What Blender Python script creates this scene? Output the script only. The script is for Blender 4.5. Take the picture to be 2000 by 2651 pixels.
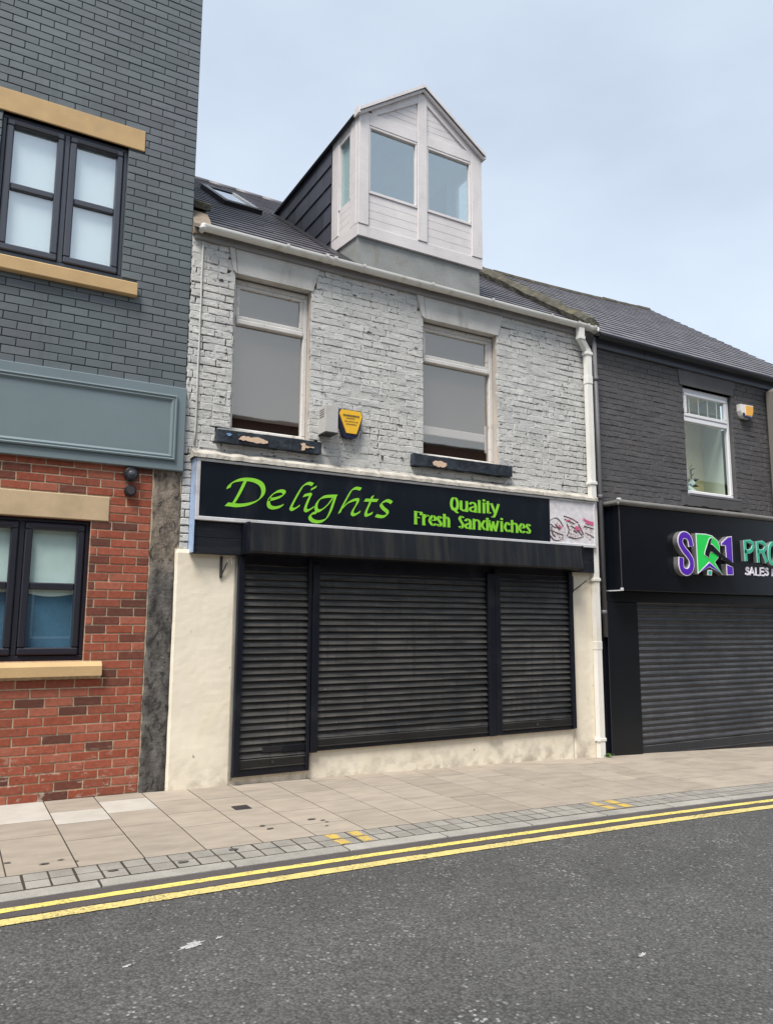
import bpy, math, random
import numpy as np
from mathutils import Vector, Matrix, noise

for o in list(bpy.data.objects): bpy.data.objects.remove(o)
SC = bpy.context.scene
COL = SC.collection
R = math.radians

# ------------------------------------------------------------------ camera
cam = bpy.data.cameras.new('camera'); CAM = bpy.data.objects.new('camera', cam); COL.objects.link(CAM)
cam.sensor_fit = 'HORIZONTAL'; cam.sensor_width = 36.0; cam.lens = 35.58
cam.clip_start = 0.05; cam.clip_end = 2000
def cam_matrix(yaw, pitch, roll, loc):
    cy, sy, cp, sp = math.cos(yaw), math.sin(yaw), math.cos(pitch), math.sin(pitch)
    f = Vector((sy*cp, cy*cp, sp)); r = Vector((cy, -sy, 0)); u = r.cross(f)
    c, s = math.cos(roll), math.sin(roll)
    r2 = c*r + s*u; u2 = -s*r + c*u
    return Matrix(((r2.x, u2.x, -f.x, loc[0]), (r2.y, u2.y, -f.y, loc[1]), (r2.z, u2.z, -f.z, loc[2]), (0, 0, 0, 1)))
CAM.matrix_world = cam_matrix(R(29.675), R(8.33), R(0.264), (0, -7.0, 1.45))
SC.camera = CAM

# ------------------------------------------------------------------ sky, sun, exposure
SUN_EL, SUN_AZ = R(60), (-0.78, -0.62)          # hazy sun behind the camera and to its left
W = bpy.data.worlds.new('World'); SC.world = W; W.use_nodes = True
nt = W.node_tree; nt.nodes.clear()
out = nt.nodes.new('ShaderNodeOutputWorld'); bg = nt.nodes.new('ShaderNodeBackground')
sky = nt.nodes.new('ShaderNodeTexSky'); sky.sky_type = 'NISHITA'; sky.sun_disc = False
sky.sun_elevation = SUN_EL; sky.sun_rotation = math.atan2(SUN_AZ[0], SUN_AZ[1])
sky.air_density = 1.0; sky.dust_density = 3.0; sky.ozone_density = 1.5; sky.altitude = 20
tc = nt.nodes.new('ShaderNodeTexCoord'); mp = nt.nodes.new('ShaderNodeMapping'); mp.inputs['Scale'].default_value = (1.2, 1.2, 3.0)
nz = nt.nodes.new('ShaderNodeTexNoise'); nz.inputs['Scale'].default_value = 1.6; nz.inputs['Detail'].default_value = 5; nz.inputs['Roughness'].default_value = .45
rg = nt.nodes.new('ShaderNodeMapRange'); rg.inputs['From Min'].default_value = .3; rg.inputs['From Max'].default_value = .72; rg.inputs['To Min'].default_value = .56; rg.inputs['To Max'].default_value = .88
mx = nt.nodes.new('ShaderNodeMix'); mx.data_type = 'RGBA'
mx.inputs['B'].default_value = (6.35, 7.2, 8.1, 1)      # thin high cloud veil
nt.links.new(tc.outputs['Generated'], mp.inputs[0]); nt.links.new(mp.outputs[0], nz.inputs['Vector'])
sx = nt.nodes.new('ShaderNodeSeparateXYZ'); nt.links.new(tc.outputs['Generated'], sx.inputs[0])
hz = nt.nodes.new('ShaderNodeMapRange'); hz.inputs['From Min'].default_value = 0.0; hz.inputs['From Max'].default_value = .75; hz.inputs['To Min'].default_value = .30; hz.inputs['To Max'].default_value = -.16
nt.links.new(sx.outputs[2], hz.inputs['Value'])                        # the veil is thicker towards the horizon all round
ad = nt.nodes.new('ShaderNodeMath'); ad.operation = 'ADD'; ad.use_clamp = True
nt.links.new(nz.outputs[0], rg.inputs['Value']); nt.links.new(rg.outputs[0], ad.inputs[0]); nt.links.new(hz.outputs[0], ad.inputs[1]); nt.links.new(ad.outputs[0], mx.inputs['Factor'])
nt.links.new(sky.outputs[0], mx.inputs['A']); nt.links.new(mx.outputs['Result'], bg.inputs[0])
bg.inputs[1].default_value = 0.1
nt.links.new(bg.outputs[0], out.inputs[0])
sl = bpy.data.lights.new('sun', 'SUN'); sl.energy = 3.7; sl.angle = R(22); sl.color = (1.0, .955, .89)
SUN = bpy.data.objects.new('sun', sl); COL.objects.link(SUN)
_h = math.hypot(*SUN_AZ); sv = Vector((SUN_AZ[0]/_h*math.cos(SUN_EL), SUN_AZ[1]/_h*math.cos(SUN_EL), math.sin(SUN_EL)))
SUN.rotation_euler = (-sv).to_track_quat('-Z', 'Y').to_euler(); SUN.location = (-10, -14, 20)
SC.view_settings.view_transform = 'Standard'; SC.view_settings.look = 'None'
SC.view_settings.exposure = 0.55; SC.view_settings.gamma = 1.0; SC.view_settings.use_curve_mapping = False

# ------------------------------------------------------------------ helpers
RNG = random.Random(7)
def g(x):                                         # street level along the shop fronts: falls gently to the right
    def q(x): t = x-.5; return .011-.0075*t-.0019*t*t
    if x > 13: return q(13)-.165*(1-math.exp(-(x-13)/3))
    if x < -2: return q(-2)
    return q(x)

class MB:
    def __init__(s): s.v = []; s.f = []
    def add(s, vs, fs):
        n = len(s.v); s.v += [tuple(p) for p in vs]; s.f += [tuple(i+n for i in f) for f in fs]; return s
    def box(s, x0, x1, y0, y1, z0, z1, c=0.0):
        if c <= 0:
            vs = [(x, y, z) for x in (x0, x1) for y in (y0, y1) for z in (z0, z1)]
            return s.add(vs, [(0,1,3,2),(4,6,7,5),(0,4,5,1),(2,3,7,6),(0,2,6,4),(1,5,7,3)])
        c = min(c, .45*abs(x1-x0), .45*abs(y1-y0), .45*abs(z1-z0))
        lo = (x0, y0, z0); hi = (x1, y1, z1); vs = []; idx = {}
        for a in (0, 1):
            for b in (0, 1):
                for d in (0, 1):
                    sg = (a, b, d)
                    for ax in range(3):
                        p = []
                        for k in range(3):
                            base = hi[k] if sg[k] else lo[k]
                            if k != ax: base += -c if sg[k] else c
                            p.append(base)
                        idx[(a, b, d, ax)] = len(vs); vs.append(tuple(p))
        fs = []
        for ax in range(3):
            o1, o2 = [k for k in range(3) if k != ax]
            for sgn in (0, 1):
                q = []
                for (u, w) in ((0,0),(1,0),(1,1),(0,1)):
                    t = [0,0,0]; t[ax] = sgn; t[o1] = u; t[o2] = w; q.append(idx[(*t, ax)])
                fs.append(q)
            for u in (0, 1):
                for w in (0, 1):
                    t0 = [0,0,0]; t0[o1] = u; t0[o2] = w; t1 = list(t0); t1[ax] = 1
                    fs.append([idx[(*t0, o1)], idx[(*t1, o1)], idx[(*t1, o2)], idx[(*t0, o2)]])
        for a in (0, 1):
            for b in (0, 1):
                for d in (0, 1): fs.append([idx[(a,b,d,0)], idx[(a,b,d,1)], idx[(a,b,d,2)]])
        cen = Vector(((x0+x1)/2, (y0+y1)/2, (z0+z1)/2)); ff = []
        for f in fs:
            p = [Vector(vs[i]) for i in f]; n = (p[1]-p[0]).cross(p[2]-p[0])
            m = sum(p, Vector())/len(p)
            ff.append(tuple(f) if n.dot(m-cen) > 0 else tuple(reversed(f)))
        return s.add(vs, ff)
    def prism(s, poly, y0, y1, axis='y'):          # polygon in (x,z) pushed along y, or in (y,z) along x
        n = len(poly)
        mk = (lambda a, b, t: (a, t, b)) if axis == 'y' else (lambda a, b, t: (t, a, b))
        vs = [mk(a, b, y0) for a, b in poly]+[mk(a, b, y1) for a, b in poly]
        fs = [tuple(range(n)), tuple(reversed(range(n, 2*n)))]+[(i, (i+1) % n, n+(i+1) % n, n+i) for i in range(n)]
        return s.add(vs, fs)
    def tube(s, path, r, n=10, cap=True):
        path = [Vector(p) for p in path]; rings = []
        for i, p in enumerate(path):
            d = (path[min(i+1, len(path)-1)]-path[max(i-1, 0)]).normalized()
            a = Vector((1, 0, 0)) if abs(d.x) < .8 else Vector((0, 0, 1))
            u = d.cross(a).normalized(); w = d.cross(u)
            rr = r[i] if isinstance(r, (list, tuple)) else r
            rings.append([p+rr*(math.cos(2*math.pi*k/n)*u+math.sin(2*math.pi*k/n)*w) for k in range(n)])
        vs = [q for ring in rings for q in ring]; fs = []
        for i in range(len(path)-1):
            for k in range(n): fs.append((i*n+k, i*n+(k+1) % n, (i+1)*n+(k+1) % n, (i+1)*n+k))
        if cap: fs += [tuple(reversed(range(n))), tuple(range((len(path)-1)*n, len(path)*n))]
        return s.add(vs, fs)
    def sweep(s, prof, x0, x1):                     # (y,z) profile pushed along x, open
        n = len(prof)
        return s.add([(x0, y, z) for y, z in prof]+[(x1, y, z) for y, z in prof], [(i, i+1, n+i+1, n+i) for i in range(n-1)])

def mesh(name, mb, smooth=False):
    me = bpy.data.meshes.new(name); me.from_pydata(mb.v, [], mb.f); me.validate(); me.update()
    if smooth:
        me.polygons.foreach_set('use_smooth', [True]*len(me.polygons))
    return me
def link(name, data, mat=None, parent=None, loc=None, rot=None):
    o = bpy.data.objects.new(name, data); COL.objects.link(o)
    if mat is not None and data is not None and not data.materials: data.materials.append(mat)
    if loc is not None: o.location = loc
    if rot is not None: o.rotation_euler = rot
    if parent is not None:
        o.parent = parent
        b = parent.get('_base')
        if b is not None: o.matrix_parent_inverse = Matrix.Translation((-b[0], -b[1], -b[2]))
    return o
def obj(name, mb, mat, parent=None, smooth=False, kind=None, label=None, cat=None, group=None):
    o = link(name, mesh(name, mb, smooth), mat, parent)
    if kind: o['kind'] = kind
    if label: o['label'] = label
    if cat: o['category'] = cat
    if group: o['group'] = group
    return o
BASES = []
def thing(name, label, cat, base=(0, 0, 0), group=None):
    o = bpy.data.objects.new(name, None); COL.objects.link(o); o.location = base; o.empty_display_size = .1
    o['label'] = label; o['category'] = cat; o['_base'] = tuple(base); BASES.append(o)
    if group: o['group'] = group
    return o

def clip(poly, a, b, c):                          # keep a*x+b*z+c >= 0
    outp = []
    for i in range(len(poly)):
        p, q = poly[i], poly[(i+1) % len(poly)]
        dp, dq = a*p[0]+b*p[1]+c, a*q[0]+b*q[1]+c
        if dp >= 0: outp.append(p)
        if dp*dq < 0:
            t = dp/(dp-dq); outp.append((p[0]+t*(q[0]-p[0]), p[1]+t*(q[1]-p[1])))
    return outp

def smooth_line(pts, n=6):
    P = [Vector((p[0], p[1])) for p in pts]
    if len(P) < 3: return P
    o = []
    for i in range(len(P)-1):
        p0 = P[max(i-1, 0)]; p1 = P[i]; p2 = P[i+1]; p3 = P[min(i+2, len(P)-1)]
        for k in range(n):
            t = k/n
            o.append(.5*((2*p1)+(p2-p0)*t+(2*p0-5*p1+4*p2-p3)*t*t+(3*p1-p0-3*p2+p3)*t**3))
    o.append(P[-1]); return o
def pen(mb, pts, nib, thin, y, back=None, closed=False):
    """a flat pen stroke in the facade plane: nib = (dx,dz) of a broad pen, thin = half thickness added all round"""
    n = len(pts); L = []; Rr = []
    for i, p in enumerate(pts):
        if closed: d = pts[(i+1) % (n-1)]-pts[(i-1) % (n-1)]
        else: d = pts[min(i+1, n-1)]-pts[max(i-1, 0)]
        d = d.normalized(); nrm = Vector((-d.y, d.x)); nv = Vector(nib)
        cr = d.x*nv.y-d.y*nv.x; s = max(-1, min(1, cr/(nv.length*.35+1e-9))) if nv.length > 0 else 0
        off = nv*.5*s+nrm*thin
        if i == 0 and not closed: p = p-d*thin*.5
        if i == n-1 and not closed: p = p+d*thin*.5
        L.append(p+off); Rr.append(p-off)
    vs = [(p.x, y, p.y) for p in L]+[(p.x, y, p.y) for p in Rr]
    fs = [(i, i+1, n+i+1, n+i) for i in range(n-1)]
    mb.add(vs, fs)
    if back is not None:                           # give the stroke depth
        vs2 = [(p.x, back, p.y) for p in L]+[(p.x, back, p.y) for p in Rr]
        allv = vs+vs2; m = 2*n
        fs2 = [(i, i+1, m+i+1, m+i) for i in range(n-1)]+[(n+i, m+n+i, m+n+i+1, n+i+1) for i in range(n-1)]+[(0, m, m+n, n), (n-1, 2*n-1, m+2*n-1, m+n-1)]
        mb.add(allv, fs2)
def offset_poly(poly, d):
    n = len(poly); area = sum(poly[i][0]*poly[(i+1) % n][1]-poly[(i+1) % n][0]*poly[i][1] for i in range(n))
    sg = 1 if area > 0 else -1; o = []
    for i in range(n):
        a, b, c = Vector(poly[i-1]), Vector(poly[i]), Vector(poly[(i+1) % n])
        d1 = (b-a).normalized(); d2 = (c-b).normalized()
        n1 = Vector((d1.y, -d1.x))*sg; n2 = Vector((d2.y, -d2.x))*sg
        m = (n1+n2); m = m.normalized() if m.length > 1e-6 else n1
        k = d/max(.45, m.dot(n1)); p = b+m*k; o.append((p.x, p.y))
    return o

# ------------------------------------------------------------------ materials
class Mat:
    def __init__(s, name, rough=.7, spec=.3, metal=0.0):
        s.m = bpy.data.materials.new(name); s.m.use_nodes = True; s.t = s.m.node_tree
        s.b = s.t.nodes['Principled BSDF']; s.b.inputs['Roughness'].default_value = rough
        s.b.inputs['Specular IOR Level'].default_value = spec; s.b.inputs['Metallic'].default_value = metal
        s.pos = s.t.nodes.new('ShaderNodeNewGeometry')
    def n(s, typ, **kw):
        x = s.t.nodes.new(typ)
        for k, v in kw.items():
            if hasattr(x, k): setattr(x, k, v)
            else: x.inputs[k.replace('_', ' ')].default_value = v
        return x
    def l(s, a, b): s.t.links.new(a, b)
    def noise(s, scale, detail=4, stretch=None, rough=.55, dist=0.0):
        p = s.pos.outputs['Position']
        if stretch:
            mp = s.t.nodes.new('ShaderNodeMapping'); mp.inputs['Scale'].default_value = stretch; s.l(p, mp.inputs[0]); p = mp.outputs[0]
        x = s.t.nodes.new('ShaderNodeTexNoise'); x.inputs['Scale'].default_value = scale; x.inputs['Detail'].default_value = detail
        x.inputs['Roughness'].default_value = rough; x.inputs['Distortion'].default_value = dist; s.l(p, x.inputs['Vector']); return x.outputs[0]
    def rng(s, v, a, b, c=0.0, d=1.0, smooth=False):
        x = s.t.nodes.new('ShaderNodeMapRange'); x.interpolation_type = 'SMOOTHSTEP' if smooth else 'LINEAR'
        for k, w in zip(('From Min', 'From Max', 'To Min', 'To Max'), (a, b, c, d)): x.inputs[k].default_value = w
        s.l(v, x.inputs['Value']); return x.outputs[0]
    def math(s, op, a, b=None, clamp=False):
        x = s.t.nodes.new('ShaderNodeMath'); x.operation = op; x.use_clamp = clamp
        for i, w in enumerate((a, b)):
            if w is None: continue
            if isinstance(w, (int, float)): x.inputs[i].default_value = w
            else: s.l(w, x.inputs[i])
        return x.outputs[0]
    def mix(s, f, a, b, blend='MIX'):
        x = s.t.nodes.new('ShaderNodeMix'); x.data_type = 'RGBA'; x.blend_type = blend
        for k, w in (('Factor', f), ('A', a), ('B', b)):
            if isinstance(w, (int, float)): x.inputs[k].default_value = w
            elif isinstance(w, tuple): x.inputs[k].default_value = (*w[:3], 1)
            else: s.l(w, x.inputs[k])
        return x.outputs['Result']
    def rand(s):                                    # one random number for each piece
        oi = s.t.nodes.new('ShaderNodeObjectInfo'); return s.math('FRACT', s.math('ADD', s.math('MULTIPLY', oi.outputs['Random'], 7.31), s.pos.outputs['Random Per Island']))
    def scale(s, col, f):
        x = s.t.nodes.new('ShaderNodeVectorMath'); x.operation = 'SCALE'
        if isinstance(col, tuple): x.inputs[0].default_value = col[:3]
        else: s.l(col, x.inputs[0])
        s.l(f, x.inputs['Scale']); return x.outputs[0]
    def z(s):
        x = s.t.nodes.new('ShaderNodeSeparateXYZ'); s.l(s.pos.outputs['Position'], x.inputs[0]); return x.outputs
    def bump(s, h, strength=.5, dist=.004):
        x = s.t.nodes.new('ShaderNodeBump'); x.inputs['Strength'].default_value = strength; x.inputs['Distance'].default_value = dist
        s.l(h, x.inputs['Height']); s.l(x.outputs[0], s.b.inputs['Normal'])
    def color(s, c): 
        if isinstance(c, tuple): s.b.inputs['Base Color'].default_value = (*c[:3], 1)
        else: s.l(c, s.b.inputs['Base Color'])
        return s

def plain(name, col, rough=.6, spec=.3, var=.12, vs=2.5, fine=.08, fs=70, bump=.15, bs=90, bd=.002, pv=0.0, metal=0.0, dirt=None, dirt_amt=.0, dirt_scale=3, stretch=None, lo=.52, hi=.72):
    m = Mat(name, rough, spec, metal)
    f = m.math('ADD', m.rng(m.noise(vs, 5), .3, .7, 1-var, 1+var), m.rng(m.noise(fs, 2), .3, .7, -fine, fine))
    if pv: f = m.math('ADD', f, m.rng(m.rand(), 0, 1, -pv, pv))
    c = m.scale(col, f)
    if dirt: c = m.mix(m.rng(m.noise(dirt_scale, 6, stretch), lo, hi, 0, dirt_amt, True), c, dirt)
    m.color(c)
    if bump: m.bump(m.noise(bs, 4), bump, bd)
    return m.m

# traced lettering, metres in the facade plane (x, z)
DELIGHTS=[('D',[[(2.208,2.705),(2.223,2.74),(2.26,2.77),(2.313,2.793),(2.382,2.805),(2.465,2.801),(2.529,2.772),(2.554,2.717),(2.539,2.655),(2.485,2.603),(2.403,2.567),(2.308,2.548),(2.24,2.55),(2.195,2.55)],[(2.371,2.791),(2.33,2.697),(2.292,2.62),(2.26,2.564)]]),('e',[[(2.614,2.63),(2.681,2.647),(2.745,2.677),(2.769,2.709),(2.744,2.725),(2.687,2.711),(2.631,2.663),(2.609,2.607),(2.62,2.564),(2.67,2.553),(2.734,2.573),(2.763,2.595)]]),('l',[[(3.068,2.82),(3.022,2.828),(2.97,2.8),(2.927,2.737),(2.884,2.657),(2.851,2.592),(2.843,2.562),(2.869,2.555),(2.933,2.596)]]),('i',[[(2.975,2.7),(3.046,2.717),(3.025,2.662),(2.998,2.59),(2.996,2.56),(3.023,2.554),(3.085,2.595)],[(3.053,2.769),(3.108,2.801)]]),('g',[[(3.334,2.725),(3.26,2.719),(3.183,2.701),(3.131,2.657),(3.109,2.599),(3.125,2.561),(3.17,2.573),(3.238,2.631),(3.294,2.706)],[(3.319,2.715),(3.295,2.643),(3.263,2.555),(3.218,2.484),(3.15,2.452),(3.082,2.455),(3.045,2.486),(3.062,2.523),(3.118,2.544)]]),('h',[[(3.609,2.823),(3.554,2.828),(3.507,2.804),(3.463,2.735),(3.409,2.638),(3.368,2.556)],[(3.399,2.605),(3.464,2.668),(3.53,2.702),(3.575,2.709),(3.568,2.672),(3.525,2.601),(3.513,2.563),(3.542,2.551),(3.605,2.587)]]),('t',[[(3.75,2.764),(3.713,2.677),(3.673,2.587),(3.683,2.556),(3.747,2.583)],[(3.659,2.713),(3.807,2.721)]]),('s',[[(3.977,2.713),(3.928,2.73),(3.878,2.712),(3.85,2.681),(3.879,2.643),(3.924,2.613),(3.921,2.579),(3.867,2.555),(3.791,2.561)]])]
WORDS=[('Q',4.724,4.836,2.689),('u',4.85,4.963,2.689),('a',4.975,5.087,2.691),('l',5.098,5.139,2.691),('i',5.162,5.202,2.692),('t',5.209,5.273,2.692),('y',5.276,5.398,2.692),('F',4.255,4.35,2.502),('r',4.358,4.441,2.5),('e',4.445,4.537,2.5),('s',4.545,4.614,2.498),('h',4.627,4.717,2.498),('S',4.834,4.906,2.497),('a',4.91,5.012,2.497),('n',5.024,5.133,2.497),('d',5.145,5.246,2.497),('w',5.237,5.388,2.497),('i',5.409,5.454,2.497),('c',5.469,5.556,2.497),('h',5.565,5.669,2.497),('e',5.682,5.771,2.497),('s',5.786,5.86,2.497)]
LOGO_S=[(8.372,2.492),(8.357,2.555),(8.317,2.598),(8.258,2.612),(8.204,2.595),(8.173,2.544),(8.182,2.486),(8.237,2.416),(8.299,2.365),(8.355,2.304),(8.37,2.242),(8.351,2.178),(8.302,2.138),(8.248,2.131),(8.19,2.158),(8.168,2.215),(8.172,2.292)]
LOGO_R=[(8.483,2.645),(8.677,2.649),(8.801,2.634),(8.902,2.577),(8.945,2.5),(8.939,2.406),(8.911,2.353),(8.827,2.28),(8.968,2.123),(8.715,2.284),(8.482,2.119)]
LOGO_HAMMER=[(8.787,2.598),(8.763,2.601),(8.729,2.576),(8.643,2.419),(8.629,2.377),(8.703,2.339),(8.736,2.419),(8.782,2.418),(8.939,2.354),(9.056,2.299),(9.209,2.238),(9.21,2.276),(9.074,2.347),(8.944,2.406),(8.79,2.51),(8.752,2.517),(8.76,2.559)]
LOGO_CHEV=[(8.493,2.127),(8.714,2.275),(8.955,2.132),(8.712,2.215)]
LOGO_ONEA=[(8.989,2.549),(9.123,2.637),(9.207,2.649),(9.199,2.282),(9.073,2.337),(9.068,2.516),(8.989,2.516)]
LOGO_ONEB=[(9.067,2.262),(9.197,2.23),(9.196,2.127),(9.065,2.122)]
LOGO_SQ=[(8.687,2.171),(8.768,2.168),(8.756,2.107),(8.682,2.108)]
PRO=[('P',[[(9.521,2.342),(9.512,2.604),(9.63,2.606),(9.689,2.585),(9.692,2.542),(9.664,2.492),(9.608,2.465),(9.51,2.46)]]),('R',[[(9.789,2.333),(9.783,2.605),(9.9,2.607),(9.964,2.581),(9.962,2.527),(9.918,2.485),(9.793,2.474)],[(9.894,2.479),(9.965,2.34)]]),('O',[[(10.143,2.606),(10.077,2.572),(10.042,2.472),(10.053,2.354),(10.12,2.318),(10.195,2.35),(10.233,2.471),(10.214,2.585),(10.143,2.606)]])]
SALES=[('S',[[(9.634,2.23),(9.609,2.243),(9.58,2.228),(9.59,2.206),(9.629,2.189),(9.631,2.165),(9.6,2.149),(9.566,2.16)]]),('A',[[(9.651,2.148),(9.707,2.247),(9.747,2.148)],[(9.67,2.18),(9.737,2.18)]]),('L',[[(9.796,2.248),(9.789,2.149),(9.855,2.147)]]),('E',[[(9.975,2.252),(9.892,2.25),(9.886,2.149),(9.969,2.149)],[(9.892,2.201),(9.962,2.202)]]),('S2',[[(10.06,2.239),(10.038,2.25),(10.008,2.237),(10.018,2.216),(10.056,2.198),(10.059,2.172),(10.027,2.154),(9.992,2.166)]]),('L2',[[(10.162,2.246),(10.155,2.152),(10.225,2.151)]])]
PRINT=[('a',[[(6.16,2.679),(6.24,2.715),(6.308,2.69),(6.365,2.618)],[(6.169,2.635),(6.246,2.595),(6.336,2.624)],[(6.166,2.56),(6.263,2.536),(6.361,2.512)],[(6.154,2.499),(6.211,2.45),(6.299,2.448),(6.361,2.497)],[(6.177,2.605),(6.185,2.531),(6.232,2.489)],[(6.237,2.64),(6.304,2.576)]]),('b',[[(6.38,2.748),(6.49,2.726),(6.61,2.681)],[(6.389,2.711),(6.468,2.686),(6.548,2.661)],[(6.427,2.653),(6.454,2.578),(6.421,2.508)],[(6.486,2.634),(6.566,2.601),(6.665,2.53)],[(6.441,2.501),(6.561,2.486),(6.685,2.516)],[(6.61,2.665),(6.648,2.606),(6.687,2.547)],[(6.525,2.583),(6.584,2.556)]]),('c',[[(6.701,2.648),(6.794,2.631),(6.867,2.62)],[(6.718,2.564),(6.8,2.539),(6.862,2.514)],[(6.69,2.624),(6.753,2.644)]]),('p',[[(6.695,2.733),(6.777,2.708),(6.86,2.698)],[(6.724,2.688),(6.859,2.674)],[(6.556,2.6),(6.637,2.59)],[(6.567,2.632),(6.618,2.612)],[(6.408,2.697),(6.479,2.702)],[(6.286,2.628),(6.325,2.6)]])]

def glass(name, refl, tint=(.9, .95, .95), rough=.01, wav=0.0, gcol=(.95, .97, 1)):
    m = bpy.data.materials.new(name); m.use_nodes = True; t = m.node_tree; t.nodes.clear()
    o = t.nodes.new('ShaderNodeOutputMaterial'); a = t.nodes.new('ShaderNodeBsdfTransparent'); b = t.nodes.new('ShaderNodeBsdfGlossy'); x = t.nodes.new('ShaderNodeMixShader')
    a.inputs[0].default_value = (*tint, 1); b.inputs['Roughness'].default_value = rough; b.inputs['Color'].default_value = (*gcol, 1)
    fr = t.nodes.new('ShaderNodeFresnel'); fr.inputs[0].default_value = 1.5
    mr = t.nodes.new('ShaderNodeMapRange'); mr.inputs['From Min'].default_value = .04; mr.inputs['From Max'].default_value = 1; mr.inputs['To Min'].default_value = refl; mr.inputs['To Max'].default_value = 1
    t.links.new(fr.outputs[0], mr.inputs['Value'])
    ge = t.nodes.new('ShaderNodeNewGeometry'); iv = t.nodes.new('ShaderNodeMath'); iv.operation = 'SUBTRACT'; iv.inputs[0].default_value = 1; t.links.new(ge.outputs['Backfacing'], iv.inputs[1])
    ml = t.nodes.new('ShaderNodeMath'); ml.operation = 'MULTIPLY'; t.links.new(mr.outputs[0], ml.inputs[0]); t.links.new(iv.outputs[0], ml.inputs[1]); t.links.new(ml.outputs[0], x.inputs[0])   # one reflection for each sheet of glass
    t.links.new(a.outputs[0], x.inputs[1]); t.links.new(b.outputs[0], x.inputs[2]); t.links.new(x.outputs[0], o.inputs[0])
    if wav:
        geo = t.nodes.new('ShaderNodeNewGeometry'); nz = t.nodes.new('ShaderNodeTexNoise'); nz.inputs['Scale'].default_value = 3; nz.inputs['Detail'].default_value = 1
        bp = t.nodes.new('ShaderNodeBump'); bp.inputs['Strength'].default_value = wav; bp.inputs['Distance'].default_value = .01
        t.links.new(geo.outputs['Position'], nz.inputs['Vector']); t.links.new(nz.outputs[0], bp.inputs['Height']); t.links.new(bp.outputs[0], b.inputs['Normal'])
    return m

def m_grey_brick():
    m = Mat('grey_painted_brick', .55, .35)
    f = m.math('ADD', m.rng(m.rand(), 0, 1, .86, 1.14), m.rng(m.noise(1.3, 4), .3, .7, -.08, .08))
    c = m.scale((.112, .137, .143), f)
    c = m.mix(m.rng(m.noise(.9, 3), .35, .65), c, m.scale((.116, .128, .142), f))
    c = m.mix(m.rng(m.noise(9, 6), .66, .74, 0, .5, True), c, (.16, .18, .19))
    c = m.mix(m.rng(m.noise(5, 5, (2.2, 1, .18)), .54, .72, 0, .35, True), c, (.075, .088, .092))
    m.color(c); m.bump(m.noise(60, 5), .35, .003); return m.m
def m_red_brick():
    m = Mat('red_brick', .85, .2)
    r = m.rand(); ramp = m.t.nodes.new('ShaderNodeValToRGB'); ramp.color_ramp.interpolation = 'CONSTANT'
    cr = ramp.color_ramp; cols = [(0, (.115, .046, .034)), (.12, (.15, .052, .036)), (.22, (.245, .074, .046)), (.42, (.295, .083, .050)), (.62, (.265, .072, .042)), (.82, (.32, .105, .066))]
    cr.elements[0].position = 0; cr.elements[0].color = (*cols[0][1], 1); cr.elements[1].position = cols[1][0]; cr.elements[1].color = (*cols[1][1], 1)
    for p, c in cols[2:]:
        e = cr.elements.new(p); e.color = (*c, 1)
    m.l(r, ramp.inputs[0])
    c = m.scale(ramp.outputs[0], m.math('ADD', m.rng(m.noise(25, 5), .3, .7, .82, 1.18), m.rng(m.noise(120, 2), .3, .7, -.1, .1)))
    c = m.mix(m.rng(m.noise(14, 3, (1, 1, 2)), .62, .72, 0, .4, True), c, (.12, .05, .04))
    z = m.z()[2]
    low = m.rng(z, .0, .55, 1, 0)                 # lime bloom and mortar smears near the pavement
    c = m.mix(m.math('MULTIPLY', m.rng(m.noise(11, 6, (1, 1, 2.2), dist=.6), .56, .66, 0, .75, True), m.math('ADD', low, .1), True), c, (.42, .34, .28))
    m.color(c); m.bump(m.noise(110, 5), .5, .003); return m.m
def m_mortar():
    m = Mat('mortar', .95, .1)
    c = m.scale((.50, .405, .29), m.rng(m.noise(30, 5), .3, .7, .75, 1.2)); m.color(c); m.bump(m.noise(150, 3), .6, .003); return m.m
def m_white_brick(name, base, dark, holes=.05, red=True, warm=(.555, .53, .485)):
    m = Mat(name, .72, .25)
    f = m.math('ADD', m.rng(m.rand(), 0, 1, .93, 1.06), m.rng(m.noise(2.2, 5), .3, .7, -.1, .1))
    c = m.scale(base, f)
    c = m.mix(m.rng(m.noise(1.1, 4), .45, .7, 0, .45), c, warm)
    c = m.mix(m.rng(m.noise(4, 6, (3, 3, .5)), .55, .75, 0, .35, True), c, tuple(v*.72 for v in base))
    c = m.mix(m.rng(m.noise(21, 5, (1, 1, 2.3), dist=.6), .625, .655, 0, .92, True), c, dark)
    if red: c = m.mix(m.rng(m.noise(2.6, 8, dist=.4), .715, .74, 0, .8, True), c, (.30, .13, .09))
    m.color(c)
    h = m.math('ADD', m.noise(30, 6, (1, 1, 2.2), .6, .5), m.math('MULTIPLY', m.noise(9, 4, (1, 1, 1.6)), 1.1)); m.bump(h, .65, .009); return m.m
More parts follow.
